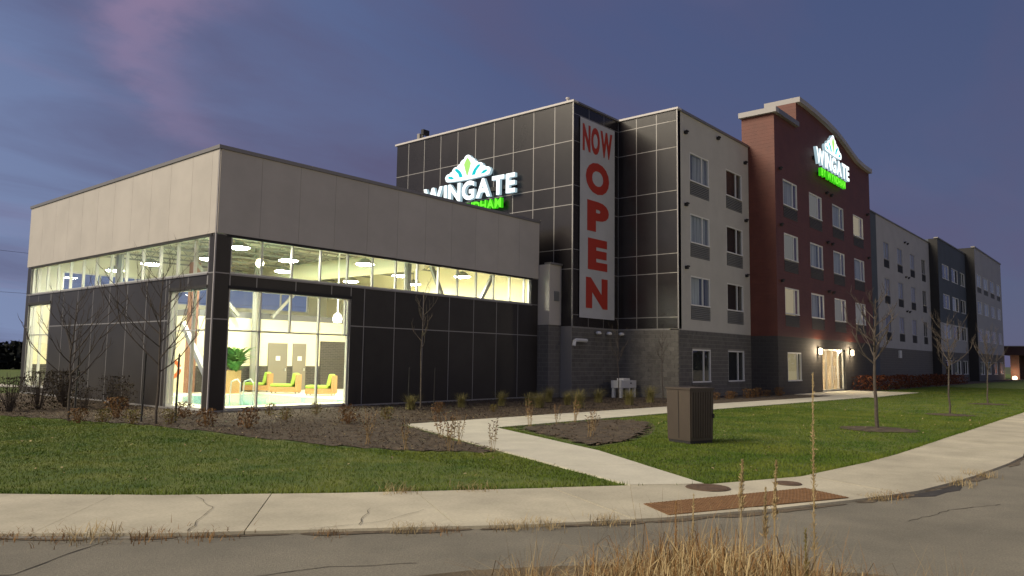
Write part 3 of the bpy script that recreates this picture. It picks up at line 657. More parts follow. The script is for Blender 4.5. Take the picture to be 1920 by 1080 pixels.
# corner trims
for (x, y) in ((HX0 - .035, HYN - .035), (HXC - .035, HYC - .02)): MB().box(x - .02, x + .03, y - .02, y + .03, 3.25, 13.76).build('corner_trim', M_ALU, hotel)
# windows of the hotel
CUR = [M_CURT, M_CURT, M_ROOM, M_CURT]
def hwindow(ax, plane, a0, a1, z0, z1, cur=None, grille=True, split=.64, gm=M_GRILLE, frm=M_WHITE, gz=.68):
    w = MB(); f = .065; d = .05
    abox(w, ax, plane, a0, a1, z0, z0 + f, d - .07, d + .06); abox(w, ax, plane, a0, a1, z1 - f, z1, d - .04, d + .06)
    abox(w, ax, plane, a0, a0 + f, z0 + f, z1 - f, d - .04, d + .06); abox(w, ax, plane, a1 - f, a1, z0 + f, z1 - f, d - .04, d + .06)
    am = a0 + (a1 - a0) * split
    if split < 1: abox(w, ax, plane, am - .03, am + .03, z0 + f, z1 - f, d - .03, d + .05)
    W_ = w.build('window', frm, hotel)
    for (p, q) in (((a0, am), (am, a1)) if split < 1 else ((a0, a1),)):
        g = MB(); g.quad(pt(ax, plane, p + .03, z0 + .03, d), pt(ax, plane, q - .03, z0 + .03, d), pt(ax, plane, q - .03, z1 - .03, d), pt(ax, plane, p + .03, z1 - .03, d)); g.build('pane', M_GLASS2, W_)
    cm = cur or random.choice(CUR); mb = MB(); n = 18
    lo = z0; i0, i1 = 0, n
    if cm is M_CURT and random.random() < .55:
        if random.random() < .5: i1 = random.randint(9, 14)
        else: i0 = random.randint(4, 9)
        bk = MB(); bk.quad(pt(ax, plane, a0, z0, .29), pt(ax, plane, a1, z0, .29), pt(ax, plane, a1, z1, .29), pt(ax, plane, a0, z1, .29)); bk.build('room_behind', M_ROOM, W_)
    for i in range(i0, i1):          # folded curtain
        u0 = a0 + (a1 - a0) * i / n; u1 = a0 + (a1 - a0) * (i + 1) / n
        da, db = (.20, .26) if i % 2 else (.26, .20)
        mb.quad(pt(ax, plane, u0, lo, da), pt(ax, plane, u1, lo, db), pt(ax, plane, u1, z1, db), pt(ax, plane, u0, z1, da))
    mb.build('curtain', cm, W_)
    if grille:
        g = MB(); z_ = z0 - gz
        abox(g, ax, plane, a0 + .02, a1 - .02, z_, z0 - .03, .06, .12)
        k = 7
        for i in range(k): abox(g, ax, plane, a0 + .03, a1 - .03, z_ + (gz - .05) * i / k + .02, z_ + (gz - .05) * (i + .55) / k + .02, -.012, .07)
        g.build('grille', gm, hotel)
FL = [10.52, 7.47, 4.42]
# cream bay
cw = [(33.5, 35.6), (37.6, 39.65)]
holes = []
for (a0, a1) in cw:
    for z in FL: holes.append((a0, a1, z - .68, z + 1.45))
facade('wall', M_STUCCO, hotel, 'Y', HYC, HXC, 40.54, 3.22, 13.75, holes, .30)
for i, (a0, a1) in enumerate(cw):
    for j, z in enumerate(FL): hwindow('Y', HYC, a0, a1, z, z + 1.45, M_CURT if i == 0 else M_ROOM)
# block base: real blocks on the near faces
BLK = []
def course(ax, plane, a0, a1, z0, z1, holes=()):
    r = 0; z = z0
    while z < z1 - .05:
        a = a0 - (.2 if r % 2 else 0)
        while a < a1 - .02:
            p, q = max(a, a0), min(a + .40, a1)
            for h in holes:
                if h[2] < z + .1 < h[3]:
                    if p < h[0] < q: q = h[0]
                    elif p < h[1] < q: p = h[1]
            if q - p > .03 and not any(h[0] < (p + q) / 2 < h[1] and h[2] < z + .1 < h[3] for h in holes): BLK.append((ax, plane, p + .007, q - .007, z + .009, min(z + .20, z1) - .009))
            a += .40
        z += .20; r += 1
gh = [(33.6, 35.6, .72, 2.32), (37.6, 39.65, .72, 2.32)]
course('Y', HYN, HX0, HXC, .0, 3.22); course('X', HXC, HYC, HYN, .0, 3.22); course('Y', HYC, HXC, 40.54, .0, 3.22, gh)
MB().box(HX0 + .0, HXC, HYN + .001, HYN + .02, 0, 3.22).build('mortar', M_MORTAR, hotel); MB().box(HXC + .002, HXC + .015, HYC + .05, HYN, 0, 3.2).build('mortar', M_MORTAR, hotel)
facade('mortar', M_MORTAR, hotel, 'Y', HYC + .002, HXC, 40.54, 0, 3.22, gh, .30)
ref = Vector((0, 0, 1.7))
BLK.sort(key=lambda b: (Vector(pt(b[0], b[1], (b[2] + b[3]) / 2, b[4])) - ref).length)
rest = MB()
for i, b in enumerate(BLK):
    if i < 300: abox(MB(), *b, -.012, .0).build('block', M_BLOCK, hotel)
    else: abox(rest, *b, -.012 - .003 * random.random(), .0)
rest.build('block_courses', M_BLOCK, hotel)['kind'] = 'stuff'
hwindow('Y', HYC, 33.6, 35.6, .72, 2.32, M_ROOM, False); hwindow('Y', HYC, 37.6, 39.65, .72, 2.32, M_ROOM, False)
for (a0, a1) in ((33.5, 35.7), (37.5, 39.75)): abox(MB(), 'Y', HYC, a0, a1, .60, .715, -.06, .03).build('sill', M_BLOCK, hotel)
# low link block between pool hall and hotel
MB().box(PX1 + .03, HX0 - .002, 20.95, 24, 0, 3.3).build('wall', M_BLOCKT, hotel)
MB().box(PX1 + .03, HX0 - .034, 20.90, 24, 3.3, 6.05).build('wall', M_CREAM, hotel)
coping('Y', 20.9, PX1 + .03, HX0 - .034, 6.055, 6.14, M_COPING)
g = MB(); abox(g, 'Y', 20.9, 27.75, 28.1, 4.4, 4.85, -.03, -.002)
for i in range(5): abox(g, 'Y', 20.9, 27.76, 28.09, 4.44 + i * .08, 4.48 + i * .08, -.06, -.031)
g.build('louvre', M_GRILLE, hotel)
# red bay
RX0, RX1, RY = 40.54, 58.75, 15.49
rh = []
rc = [(41.7, 43.9), (45.9, 48.2), (50.2, 52.5), (54.6, 56.95)]
for (a0, a1) in rc:
    for z in FL: rh.append((a0, a1, z - .68, z + 1.48))
facade('wall', M_RED, hotel, 'Y', RY, RX0, RX1, 3.17, 15.45, rh, .3)
facade('wall', M_RED, hotel, 'X', RX0, RY, 17.35, 3.17, 15.45)
MB().box(RX0 + .01, RX1 - .01, RY + .42, 17.34, 3.05, 15.4).build('wall', M_RED, hotel); MB().box(RX1 - .02, RX1, RY, 17.0, 3.17, 15.45).build('wall', M_RED, hotel)
lit = {(0, 1): M_DIMCUR, (0, 2): M_WARMCUR, (1, 0): M_DIMCUR, (3, 0): M_WARMCUR, (3, 2): M_DIMCUR, (2, 2): M_DIMCUR}
for i, (a0, a1) in enumerate(rc):
    for j, z in enumerate(FL): hwindow('Y', RY, a0, a1, z, z + 1.48, lit.get((i, j), M_CURT), gm=mat('dark vent grille', (.075, .07, .068), .6), split=.7)
# dark block base of the red bay with doorway
dh = [(41.9, 44.05, .72, 2.32), (47.6, 52.1, .02, 2.62)]
facade('wall', M_BLOCKD, hotel, 'Y', RY, RX0, RX1, 0, 3.17, dh, .4); facade('wall', M_BLOCKD, hotel, 'X', RX0, RY, 17.0, 0, 3.17)
hwindow('Y', RY, 41.9, 44.05, .72, 2.32, M_WARMCUR, False, split=.75)
d = MB()
for a in (47.6, 48.7, 49.82, 50.98, 52.02): abox(d, 'Y', RY, a, a + .08, .02, 2.62, .12, .22)
abox(d, 'Y', RY, 47.68, 52.02, 2.52, 2.62, .12, .22); abox(d, 'Y', RY, 47.68, 52.02, .02, .12, .12, .22)
dr = d.build('entrance_door', M_FRAME, hotel)
for a in (47.68, 48.78, 49.9, 51.06):
    g = MB(); g.quad((a, RY + .17, .12), (a + 1.03, RY + .17, .12), (a + 1.03, RY + .17, 2.52), (a, RY + .17, 2.52)); g.build('pane', M_GLASS, dr)
for a in (49.72, 50.1): abox(MB(), 'Y', RY, a, a + .04, .7, 1.6, .06, .11).build('handle', M_SILVER, dr)
mb = MB(); lx0, lx1, ly0, ly1 = 46.9, 53.0, RY + .42, 18.2
mb.v = [(lx0, ly0, .02), (lx1, ly0, .02), (lx1, ly1, .02), (lx0, ly1, .02), (lx0, ly0, 3.0), (lx1, ly0, 3.0), (lx1, ly1, 3.0), (lx0, ly1, 3.0)]
mb.f = [(0, 1, 2, 3), (4, 7, 6, 5), (1, 5, 6, 2), (2, 6, 7, 3), (3, 7, 4, 0)]; mb.m = [0] * 5
LOBBY = mb
# cornices and the sweeping parapet of the red bay
MB().box(RX0 - .2, RX0 + .25, RY - .2, 17.45, 15.47, 15.76).build('cornice', M_CORN, hotel); MB().box(RX0 + .251, 43.95, RY - .2, RY + .25, 15.47, 15.758).build('cornice', M_COPING, hotel)  # lit side and shaded front put into two cornice colours
arch = [(44.0, 17.0), (45.5, 17.0), (47.1, 16.95), (49.0, 16.85), (50.8, 16.68), (52.0, 16.48), (53.1, 16.25), (54.3, 15.95), (55.55, 15.72), (57.0, 15.62), (58.75, 15.62)]
mb = MB(); mb2 = MB()
for i in range(len(arch) - 1):
    (a, za), (b, zb) = arch[i], arch[i + 1]
    mb.quad((a, RY, 15.45), (b, RY, 15.45), (b, RY, zb), (a, RY, za)); mb.quad((a, 17.3, 15.45), (b, 17.3, 15.45), (b, 17.3, zb), (a, 17.3, za))
    P0 = [(a, RY - .24, za), (b, RY - .24, zb), (b, 17.4, zb), (a, 17.4, za)]; P1 = [(p[0], p[1], p[2] + .30) for p in P0]
    mb2.quad(*P0); mb2.quad(*P1); mb2.quad(P0[0], P0[1], P1[1], P1[0]); mb2.quad(P0[2], P0[3], P1[3], P1[2])
    if i == 0: mb2.quad(P0[0], P0[3], P1[3], P1[0])
    if i == len(arch) - 2: mb2.quad(P0[1], P0[2], P1[2], P1[1])
mb.quad((44.0, RY, 15.45), (44.0, 17.3, 15.45), (44.0, 17.3, 17.0), (44.0, RY, 17.0)); mb.quad((58.75, RY, 15.45), (58.75, 17.3, 15.45), (58.75, 17.3, 15.6), (58.75, RY, 15.6))
mb.build('parapet', M_RED, hotel); mb2.build('cornice', M_CORN, hotel)
# right wing
MB().box(RX1 - .01, 66.1, HYC + .0, 30, 0, 13.95).build('wall', M_BLUE, hotel)
wc = [(68.2, 69.9), (72.6, 74.4), (77.2, 78.9), (81.7, 83.3)]
wh = [(a0, a1, z - .68, z + 1.5) for (a0, a1) in wc for z in FL]
facade('wall', M_GREYSTUC, hotel, 'Y', HYC, 66.1, 85.0, 3.1, 13.95, wh, .3)
MB().box(66.11, 85, HYC + .43, 30, 0, 13.9).build('wall', M_GREYSTUC, hotel)
MB().box(66.1, 85, HYC, HYC + .44, 0, 3.1).build('wall', M_BLOCKT, hotel)
coping('Y', HYC, 58.76, 85, 13.955, 14.05, M_COPING)
for (a0, a1) in wc:
    for z in FL: hwindow('Y', HYC, a0, a1, z, z + 1.5, M_CURT if a0 < 80 else M_ROOM, gm=mat('black vent grille', (.03, .03, .03), .6), frm=M_GREYSTUC, split=.5)
MB().box(71.9, 72.6, HYC - .12, HYC - .002, 2.3, 2.95).build('vent', M_PVC, hotel)
b2 = 16.2; c2 = [(86.8, 90.0), (91.4, 94.7), (96.0, 98.6)]; b2x = 99.3
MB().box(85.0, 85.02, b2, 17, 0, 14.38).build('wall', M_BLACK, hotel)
h2 = [(a0, a1, z, z + 1.5) for (a0, a1) in c2 for z in FL + [.75]]
facade('wall', M_BLUE, hotel, 'Y', b2, 85.0, b2x, 6.0, 14.38, h2, .3); facade('wall', M_GREYSTUC, hotel, 'Y', b2, 85.0, b2x, 3.1, 6.0, h2, .3); facade('wall', M_BLOCKT, hotel, 'Y', b2, 85, b2x, 0, 3.1, h2, .3)
MB().box(85.03, b2x, b2 + .42, 30, 0, 14.36).build('wall', M_BLUE, hotel); coping('Y', b2, 84.9, b2x, 14.385, 14.5, M_COPING)
for (a0, a1) in c2:
    for z in FL + [.75]: hwindow('Y', b2, a0, a1, z, z + 1.5, random.choice([M_CURT, M_CURT, M_ROOM]), False, split=.5)
b3 = 15.25; c3 = [(100.3, 103), (104.7, 107.6), (109.5, 112.4), (114.4, 117)]; b3x = 118.3
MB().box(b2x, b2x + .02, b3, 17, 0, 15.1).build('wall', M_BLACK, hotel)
h3 = [(a0, a1, z - (.6 if z > 10 else 0), z + 1.5) for (a0, a1) in c3 for z in [10.7, 7.6, 4.45, .7]]
facade('wall', M_GREYSTUC, hotel, 'Y', b3, b2x, b3x, 3.1, 15.1, h3, .3); facade('wall', M_BLOCKT, hotel, 'Y', b3, b2x, b3x, 0, 3.1, h3, .3)
MB().box(b2x + .03, b3x, b3 + .42, 30, 0, 15.05).build('wall', M_GREYSTUC, hotel); coping('Y', b3, b2x - .1, b3x + .1, 15.105, 15.25, M_COPING)
for (a0, a1) in c3:
    for z in [10.7, 7.6, 4.45, .7]: hwindow('Y', b3, a0, a1, z, z + 1.5, random.choice([M_CURT, M_CURT, M_ROOM]), z > 10, split=.5, gz=.6)
# small vent caps dotted over the walls
def cap(x, y, z):
    mb = MB(); mb.box(x - .10, x + .10, y - .12, y - .002, z - .07, z + .07); mb.box(x - .12, x + .12, y - .17, y - .121, z + .02, z + .09); mb.build('vent_cap', M_BLACK, hotel)
for (x, z) in ((33.0, 12.8), (33.0, 9.25), (33.0, 6.2), (40.0, 12.75), (40.0, 9.5), (40.0, 6.45), (36.6, 13.35)): cap(x, HYC, z)
for z in (12.75, 9.6, 6.5):
    for x in (41.2, 49.0, 49.9, 57.9): cap(x, RY, z - .3)
for z in (12.75, 9.6, 6.5):
    for x in (75.2, 76.2): cap(x, HYC, z)
# white wall pipe, little wall domes
t = thing('wall_pipe', 'white elbow pipe jutting from the block wall beside the pool hall', 'pipe', (28.6, HYN - .1, 2.55))
mb = MB(); q = [(29.15, HYN - .25, 2.62), (28.35, HYN - .25, 2.62), (28.2, HYN - .25, 2.58), (28.15, HYN - .25, 2.36)]
for i in range(3): mb.tube(q[i], q[i + 1], .085, k=10)
mb.build('pipe', M_PVC, t); MB().tube((29.1, HYN - .25, 2.62), (29.1, HYN - .013, 2.62), .07, k=8).build('bracket', M_PVC, t)
for i, (x, y, ax) in enumerate(((30.28, HYN, 0), (31.2, HYN, 0), (HXC - .12, HYN - .12, 0))):
    t = thing('wall_floodlight', ['leftmost', 'middle', 'rightmost'][i] + ' of three small white domed fittings under the dark panels', 'light fitting', (x, y, 3.03), 'domed fittings on the block wall')
    MB().lathe((x, y - .16, 2.96), [(.0, .14), (.09, .13), (.14, .05), (.13, .0), (.0, -.02)], 12).build('dome', M_WHITE, t, True)
    MB().box(x - .04, x + .04, y - .16, y - .014, 3.0, 3.06).build('bracket', M_PVC, t)
# roof gadgets
t = thing('roof_camera', 'small dark camera pair on the hotel roof edge above the sign', 'camera', (28.5, 30.7, 13.86))
MB().tube((28.5, 30.75, 13.86), (28.5, 30.75, 14.3), .03, k=6).build('post', M_STEEL, t); MB().box(28.3, 28.75, 30.45, 30.65, 14.08, 14.36).build('housing', M_BLACK, t); MB().box(28.38, 28.7, 30.85, 31.05, 13.9, 14.2).build('housing', M_COPING, t)
t = thing('roof_vent', 'small pale vent stub on the hotel roof corner', 'vent', (28.5, 20.75, 13.86)); MB().lathe((28.5, 20.75, 13.86), [(.06, 0), (.06, .16), (.10, .17), (.10, .24), (0, .26)], 10).build('stub', M_COPL, t)

# ------------------------------------------------------------------ signs and banner
def glyph(ch, off, ext, m):
    cu = bpy.data.curves.new('g', 'FONT'); cu.body = ch; cu.offset = off; cu.extrude = ext; cu.resolution_u = 4
    ob = bpy.data.objects.new('g', cu); COL.objects.link(ob); bpy.context.view_layer.update()
    me = bpy.data.meshes.new_from_object(ob.evaluated_get(bpy.context.evaluated_depsgraph_get()))
    bpy.data.objects.remove(ob); bpy.data.curves.remove(cu); me.name = 'letter'
    me.materials.clear()
    for mm in m: me.materials.append(mm)
    if len(m) > 1:
        for p in me.polygons: p.material_index = 0 if p.normal.z > .5 else 1
    return me
def lettering(parent, text, x0, x1, y0, y1, m, off=.03, ext=.1, gap=.10, zoff=0.0, depth=.1):
    gl = []
    for ch in text:
        if ch == ' ': gl.append(None); continue
        me = glyph(ch, off, 1.0, m); co = np.empty(len(me.vertices) * 3); me.vertices.foreach_get('co', co); co = co.reshape(-1, 3); gl.append((me, co))
    hs = max(c[:, 1].max() for _, c in [g for g in gl if g]); lo = min(c[:, 1].min() for _, c in [g for g in gl if g])
    tot = sum((.30 if g is None else np.ptp(g[1][:, 0])) for g in gl) + gap * (len(gl) - 1)
    sx = (x1 - x0) / tot; sy = (y1 - y0) / (hs - lo); x = x0
    for g in gl:
        if g is None: x += (.30 + gap) * sx; continue
        me, co = g; w = np.ptp(co[:, 0]); n = co.copy()
        n[:, 0] = (co[:, 0] - co[:, 0].min()) * sx + x; n[:, 1] = (co[:, 1] - lo) * sy + y0; n[:, 2] = zoff + (co[:, 2] * .5 + .5) * depth
        me.vertices.foreach_set('co', n.ravel()); me.update(); link('letter', me, parent); x += (w + gap) * sx
def extr(pts, z0, z1, parent, name, m):
    mb = MB(); mb.prism(pts, z0, z1); o = mb
    me = o.mesh(name, m)
    if len(m) > 1:
        for p in me.polygons: p.material_index = 0 if p.center.z > z1 - 1e-4 else 1
    return link(name, me, parent)
def fan_logo(parent, cx, y0, w, depth):
    circ = [(0, .295, .085), (.085, .235, .085), (-.085, .235, .085), (.17, .185, .07), (-.17, .185, .07), (.26, .135, .085), (-.26, .135, .085), (.345, .085, .07), (-.345, .085, .07), (.425, .055, .072), (-.425, .055, .072)]
    top = []
    for i in range(161):
        x = -.496 + .992 * i / 160; y = max((c[1] + math.sqrt(max(0, c[2] ** 2 - (x - c[0]) ** 2)) for c in circ if abs(x - c[0]) < c[2]), default=.03); top.append((x, y))
    bot = [(.475, .012), (.44, -.004), (.2, -.016), (0, -.02), (-.2, -.016), (-.44, -.004), (-.475, .012)]
    T = lambda p: (cx + p[0] * w, y0 + (p[1] + .02) * w * 1.0)
    extr([T(p) for p in bot[::-1] + top[::-1]][::-1], 0, depth, parent, 'emblem', [M_SIGNW, M_SIGNWS])
    ins = lambda pts, m, n: extr([T(p) for p in pts], depth + .002, depth + .012, parent, n, [m])
    dia = [(0, .335), (-.035, .30), (-.075, .235), (-.05, .15), (-.015, .06), (0, .035), (.015, .06), (.05, .15), (.075, .235), (.035, .30)]
    ins(dia, M_LOGOG, 'emblem_leaf')
    for s in (1, -1):
        f = lambda pts: [(s * p[0], p[1]) for p in (pts if s > 0 else pts[::-1])]
        ins(f([(.10, .035), (.17, .035), (.20, .10), (.275, .165), (.27, .19), (.22, .185), (.15, .13), (.115, .08)]), M_LOGOT, 'emblem_leaf')
        ins(f([(.285, .03), (.36, .03), (.43, .06), (.41, .085), (.34, .075)]), M_LOGOT, 'emblem_leaf')
def sign_root(name, label, loc, rt):
    o = thing(name, label, 'sign'); r_ = Vector(rt); u = Vector((0, 0, 1)); n = r_.cross(u)
    o.matrix_world = Matrix(((r_.x, u.x, n.x, loc[0]), (r_.y, u.y, n.y, loc[1]), (r_.z, u.z, n.z, loc[2]), (0, 0, 0, 1))); return o
s1 = sign_root('hotel_sign', 'glowing white and green hotel sign half hidden behind the pool hall roof', (HX0 - .16, 26.75, 0), (0, -1, 0))
s2 = sign_root('hotel_sign', 'glowing white and green hotel sign high on the red bay', (49.62, RY - .16, 0), (1, 0, 0))
for s_, zb, ww in ((s1, 9.84, 3.25), (s2, 13.86, 3.35)):
    lettering(s_, 'WINGATE', -3.25, 3.22, zb, zb + 1.0, [M_SIGNW, M_SIGNWS], off=.035, depth=.18, gap=.09)
    lettering(s_, 'BY WYNDHAM', -2.4, 2.34, zb - .64, zb - .15, [M_SIGNG, M_SIGNGS], off=.035, depth=.18, gap=.08)
    fan_logo(s_, 0, zb + 1.08, ww, .18)
    me = MB().box(-3.0, 3.0, zb + .3, zb + .5, -.155, -.005).mesh('raceway', M_BLACK); link('raceway', me, s_); me = MB().box(-2.2, 2.2, zb - .5, zb - .35, -.155, -.005).mesh('raceway', M_BLACK); link('raceway', me, s_)
bn = sign_root('banner', 'tall grey banner reading NOW OPEN in red on the dark corner', (30.33, HYN - .06, 0), (1, 0, 0)); bn['category'] = 'banner'
me = MB().box(-1.49, 1.49, 3.69, 13.18, -.008, .0).mesh('cloth', M_BANNER); link('cloth', me, bn)
lettering(bn, 'NOW', -1.30, 1.26, 11.60, 12.93, [M_BRED], off=.045, depth=.008, gap=.07, zoff=.003)
for ch, a0, a1, z0, z1 in (('O', -1.03, .98, 9.67, 11.22), ('P', -.90, .96, 7.84, 9.32), ('E', -.83, .83, 6.0, 7.50), ('N', -.98, .86, 4.16, 5.62)):
    lettering(bn, ch, a0, a1, z0, z1, [M_BRED], off=.06, depth=.008, zoff=.003)
# entrance lamps
for x, lb in ((46.75, 'left'), (53.0, 'right')):
    t = thing('wall_lamp', 'glowing wall lamp on the %s of the entrance door' % lb, 'lamp', (x, RY, 2.5), 'wall lamps beside the entrance')
    MB().box(x - .06, x + .06, RY - .10, RY - .002, 2.2, 2.75).build('bracket', M_BLACK, t)
    MB().tube((x, RY - .18, 2.28), (x, RY - .18, 2.62), .075, k=12).build('shade', M_SCONCE, t)
    ld = bpy.data.lights.new('sconce', 'POINT'); ld.energy = 170; ld.color = (1, .78, .5); ld.shadow_soft_size = .1; lo = link('sconce_light', ld, t); lo.location = (0, -.34, .02)
t = thing('lobby_lamp', 'glowing ceiling lamp inside the entrance lobby', 'lamp', (50, 16.9, 2.9)); MB().box(49.2, 50.8, 16.7, 17.2, 2.9, 2.98).build('diffuser', emit('lobby lamp', (1, .86, .62), 85), t)
LOBBY.build('lobby_wall', mat('lobby paint', (.55, .46, .34), .8), hotel)
# ------------------------------------------------------------------ street things
def gcab():
    t = thing('utility_cabinet', 'brown steel utility cabinet standing on the lawn beside the walkway', 'cabinet', (15.13, 7.72, 0))
    t.rotation_euler.z = R(-18)
    def b(x0, x1, y0, y1, z0, z1, n, m=M_CAB):
        o = link(n, MB().box(x0, x1, y0, y1, z0, z1).mesh(n, m), t)
        for w_ in o.data.vertices: k = 1 + .05 * w_.co.z; w_.co.x *= k; w_.co.y *= k
        return o
    b(-.32, .32, -.32, .32, 0.0, .06, 'plinth', M_BLACK); b(-.33, .33, -.33, .33, .06, 1.12, 'body'); b(-.345, .345, -.345, .345, 1.122, 1.16, 'lid')
    for i in range(9): b(-.30 + .068 * i, -.262 + .068 * i, -.341, -.331, .12, 1.08, 'rib')
    b(.331, .365, -.20, -.14, .50, .64, 'handle', M_BLACK); b(.30, .335, -.36, -.332, .52, .62, 'handle', M_BLACK); b(-.338, -.331, -.01, .0, .10, 1.1, 'door_seam', M_BLACK)
gcab()
t = thing('equipment_box', 'white metal equipment box on legs by the block wall', 'equipment box', (31.3, 19.35, 0))
def bx(n, m, *a): return MB().box(*a).build(n, m, t)
bx('body', M_PVC, 30.6, 31.95, 19.1, 19.65, .45, .80); bx('lid', M_WHITE, 30.95, 31.5, 19.18, 19.55, .802, .90)
for x in (30.62, 31.3, 31.8):
    for y in (19.12, 19.5): bx('leg', M_PVC, x, x + .13, y, y + .13, .0, .45)
bx('latch', M_BLACK, 31.4, 31.5, 19.08, 19.098, .64, .70)
# rusty tactile plate and lids set in the pavement
t = thing('tactile_plate', 'long rust-brown tactile plate set in the pavement edge', 'tactile plate', (9.2, 4.0, .006))
pp_ = [(8.16, 4.78), (10.74, 3.77), (10.40, 3.10), (7.78, 4.24)]
MB().prism([pp_[0], pp_[3], pp_[2], pp_[1]], .002, .010).build('plate', M_RUST, t)
mb = MB(); A, B, C_, D = [np.array(p) for p in pp_]
for i in range(46):
    for j in range(12):
        u, v = (i + .5) / 46, (j + .5) / 12; p = (A * (1 - u) + B * u) * (1 - v) + (D * (1 - u) + C_ * u) * v; r = .016; z = .0102
        for k in range(4):
            a0, a1 = k * math.pi / 2, (k + 1) * math.pi / 2
            mb.quad((p[0] + r * math.cos(a0), p[1] + r * math.sin(a0), z), (p[0] + r * math.cos(a1), p[1] + r * math.sin(a1), z), (p[0] + r * .5 * math.cos(a1), p[1] + r * .5 * math.sin(a1), z + .007), (p[0] + r * .5 * math.cos(a0), p[1] + r * .5 * math.sin(a0), z + .007))
mb.build('domes', M_RUST, t)['kind'] = 'stuff'
for (x, y, r, lb) in ((9.83, 4.76, .26, 'round rusty iron lid in the pavement beside the tactile plate'), (11.0, 4.10, .15, 'small dark iron lid in the pavement at the lawn corner')):
    t = thing('manhole', lb, 'manhole', (x, y, .008), 'iron lids in the pavement')
    mb = MB(); mb.lathe((x, y, .004), [(r + .04, 0), (r + .03, .008), (r + .004, .008)], 28); mb.build('rim', M_IRON, t)
    mb = MB(); mb.lathe((x, y, .004), [(r, .004), (r, .010), (r * .55, .010), (r * .5, .006), (r * .3, .006), (0, .010)], 28); mb.build('cover', M_IRON, t)

# ------------------------------------------------------------------ trees
def sapling(loc, h, label, seed, spread=.55, m=M_BARK, start=.38, group='young bare trees', n1=16, lean=0.0, r0=.032):
    rs = random.Random(seed); t = thing('bare_tree', label, 'tree', loc, group)
    tr = MB(); br = MB(); p = Vector((0, 0, -.05)); pts = [p]; segs = 9
    for i in range(segs):
        p = p + Vector((rs.uniform(-.03, .03) + lean * .05, rs.uniform(-.03, .03), h / segs)); pts.append(p)
    rad = lambda u: r0 * (1 - .85 * u) + .004
    for i in range(segs): tr.tube(pts[i], pts[i + 1], rad(i / segs), rad((i + 1) / segs), 7)
    def limb(p, d, l, r, dep):
        n = 4; prev = p
        for i in range(n):
            d = (d + Vector((rs.uniform(-.15, .15), rs.uniform(-.15, .15), .10 + rs.uniform(-.05, .12)))).normalized(); q = prev + d * l / n
            br.tube(prev, q, r * (1 - i / n * .7), r * (1 - (i + 1) / n * .7), 4, cap=False)
            if dep > 0 and rs.random() < .85:
                d2 = (d + Vector((rs.uniform(-1, 1), rs.uniform(-1, 1), rs.uniform(-.2, .6))) * .75).normalized(); limb(q, d2, l * rs.uniform(.35, .6), r * .62, dep - 1)
            prev = q
    for i in range(n1):
        u = start + (1 - start) * (i + rs.random() * .6) / n1; k = min(segs - 1, int(u * segs)); b = pts[k].lerp(pts[k + 1], u * segs - k)
        a = i * 2.4 + rs.uniform(-.4, .4); d = Vector((math.cos(a), math.sin(a), rs.uniform(.5, 1.0))).normalized()
        limb(b, d, h * spread * (1.05 - .65 * u) * rs.uniform(.7, 1.1), rad(u) * .8, 2)
    for mb, n in ((tr, 'trunk'), (br, 'branches')): link(n, mb.mesh(n, m), t)
    for c in t.children:
        if c.name.startswith('branches'): c['kind'] = 'stuff'
    return t
sapling((7.75, 21.2, 0), 3.1, 'young bare tree at the left end of the pool hall among the dark bushes', 3, .62, M_BARK, .30)
sapling((8.75, 18.6, 0), 3.75, 'young bare tree left of the corner window beside a dark stake', 11, .60, M_BARK, .34)
sapling((18.31, 19.5, 0), 4.1, 'thin bare tree in front of the right charcoal panels', 5, .26, M_BARKL, .5, n1=9, r0=.024)
sapling((21.9, 5.75, 0), 3.5, 'bare tree in a dark mulch ring on the lawn, nearest of the lawn trees', 21, .42, M_BARK, .45, r0=.05)
sapling((30.3, 5.6, 0), 3.3, 'bare lawn tree, second along the right pavement', 22, .42, M_BARK, .45)
sapling((40.3, 5.9, 0), 3.2, 'bare lawn tree, farthest along the right pavement', 23, .42, M_BARK, .45)
sapling((28.0, 17.6, 0), 3.2, 'thin bare sapling against the block wall left of the equipment box', 31, .26, M_BARK, .5, n1=8, r0=.02)
sapling((31.1, 17.2, 0), 3.1, 'thin bare sapling against the block wall right of the equipment box', 32, .26, M_BARK, .5, n1=8, r0=.02)
for (x, y, r) in ((21.9, 5.75, .95), (30.3, 5.6, .75), (40.3, 5.9, .8)):
    mb = MB(); n = 40; c = len(mb.v); mb.v.append((x, y, .05))
    for i in range(n):
        a = 2 * math.pi * i / n; q = r * (1 + .12 * random.uniform(-1, 1)); mb.v.append((x + q * math.cos(a), y + q * math.sin(a), .004))
    for i in range(n): mb.f.append((0, 1 + i, 1 + (i + 1) % n)); mb.m.append(0)
    mb.build('mulch_ring', M_MULCH)['kind'] = 'structure'
for (x, y, h, lb) in ((8.99, 19.9, 1.75, 'dark wooden stake left of the corner window'), (9.4, 18.95, 1.7, 'thin dark stake in front of the corner window'), (8.45, 22.75, 1.6, 'short dark stake beside the left bare tree'), (17.95, 19.74, 1.35, 'dark stake left of the thin tree by the charcoal panels'), (18.7, 19.25, 1.35, 'dark stake right of the thin tree by the charcoal panels')):
    s_ = MB().tube((x, y, -.05), (x + .02, y, h), .028, .024, 6).tube((x + .02, y, h), (x + .02, y, h + .05), .024, .004, 6).build('tree_stake', M_STAKE); tag(s_, lb, 'stake', 'tree stakes')

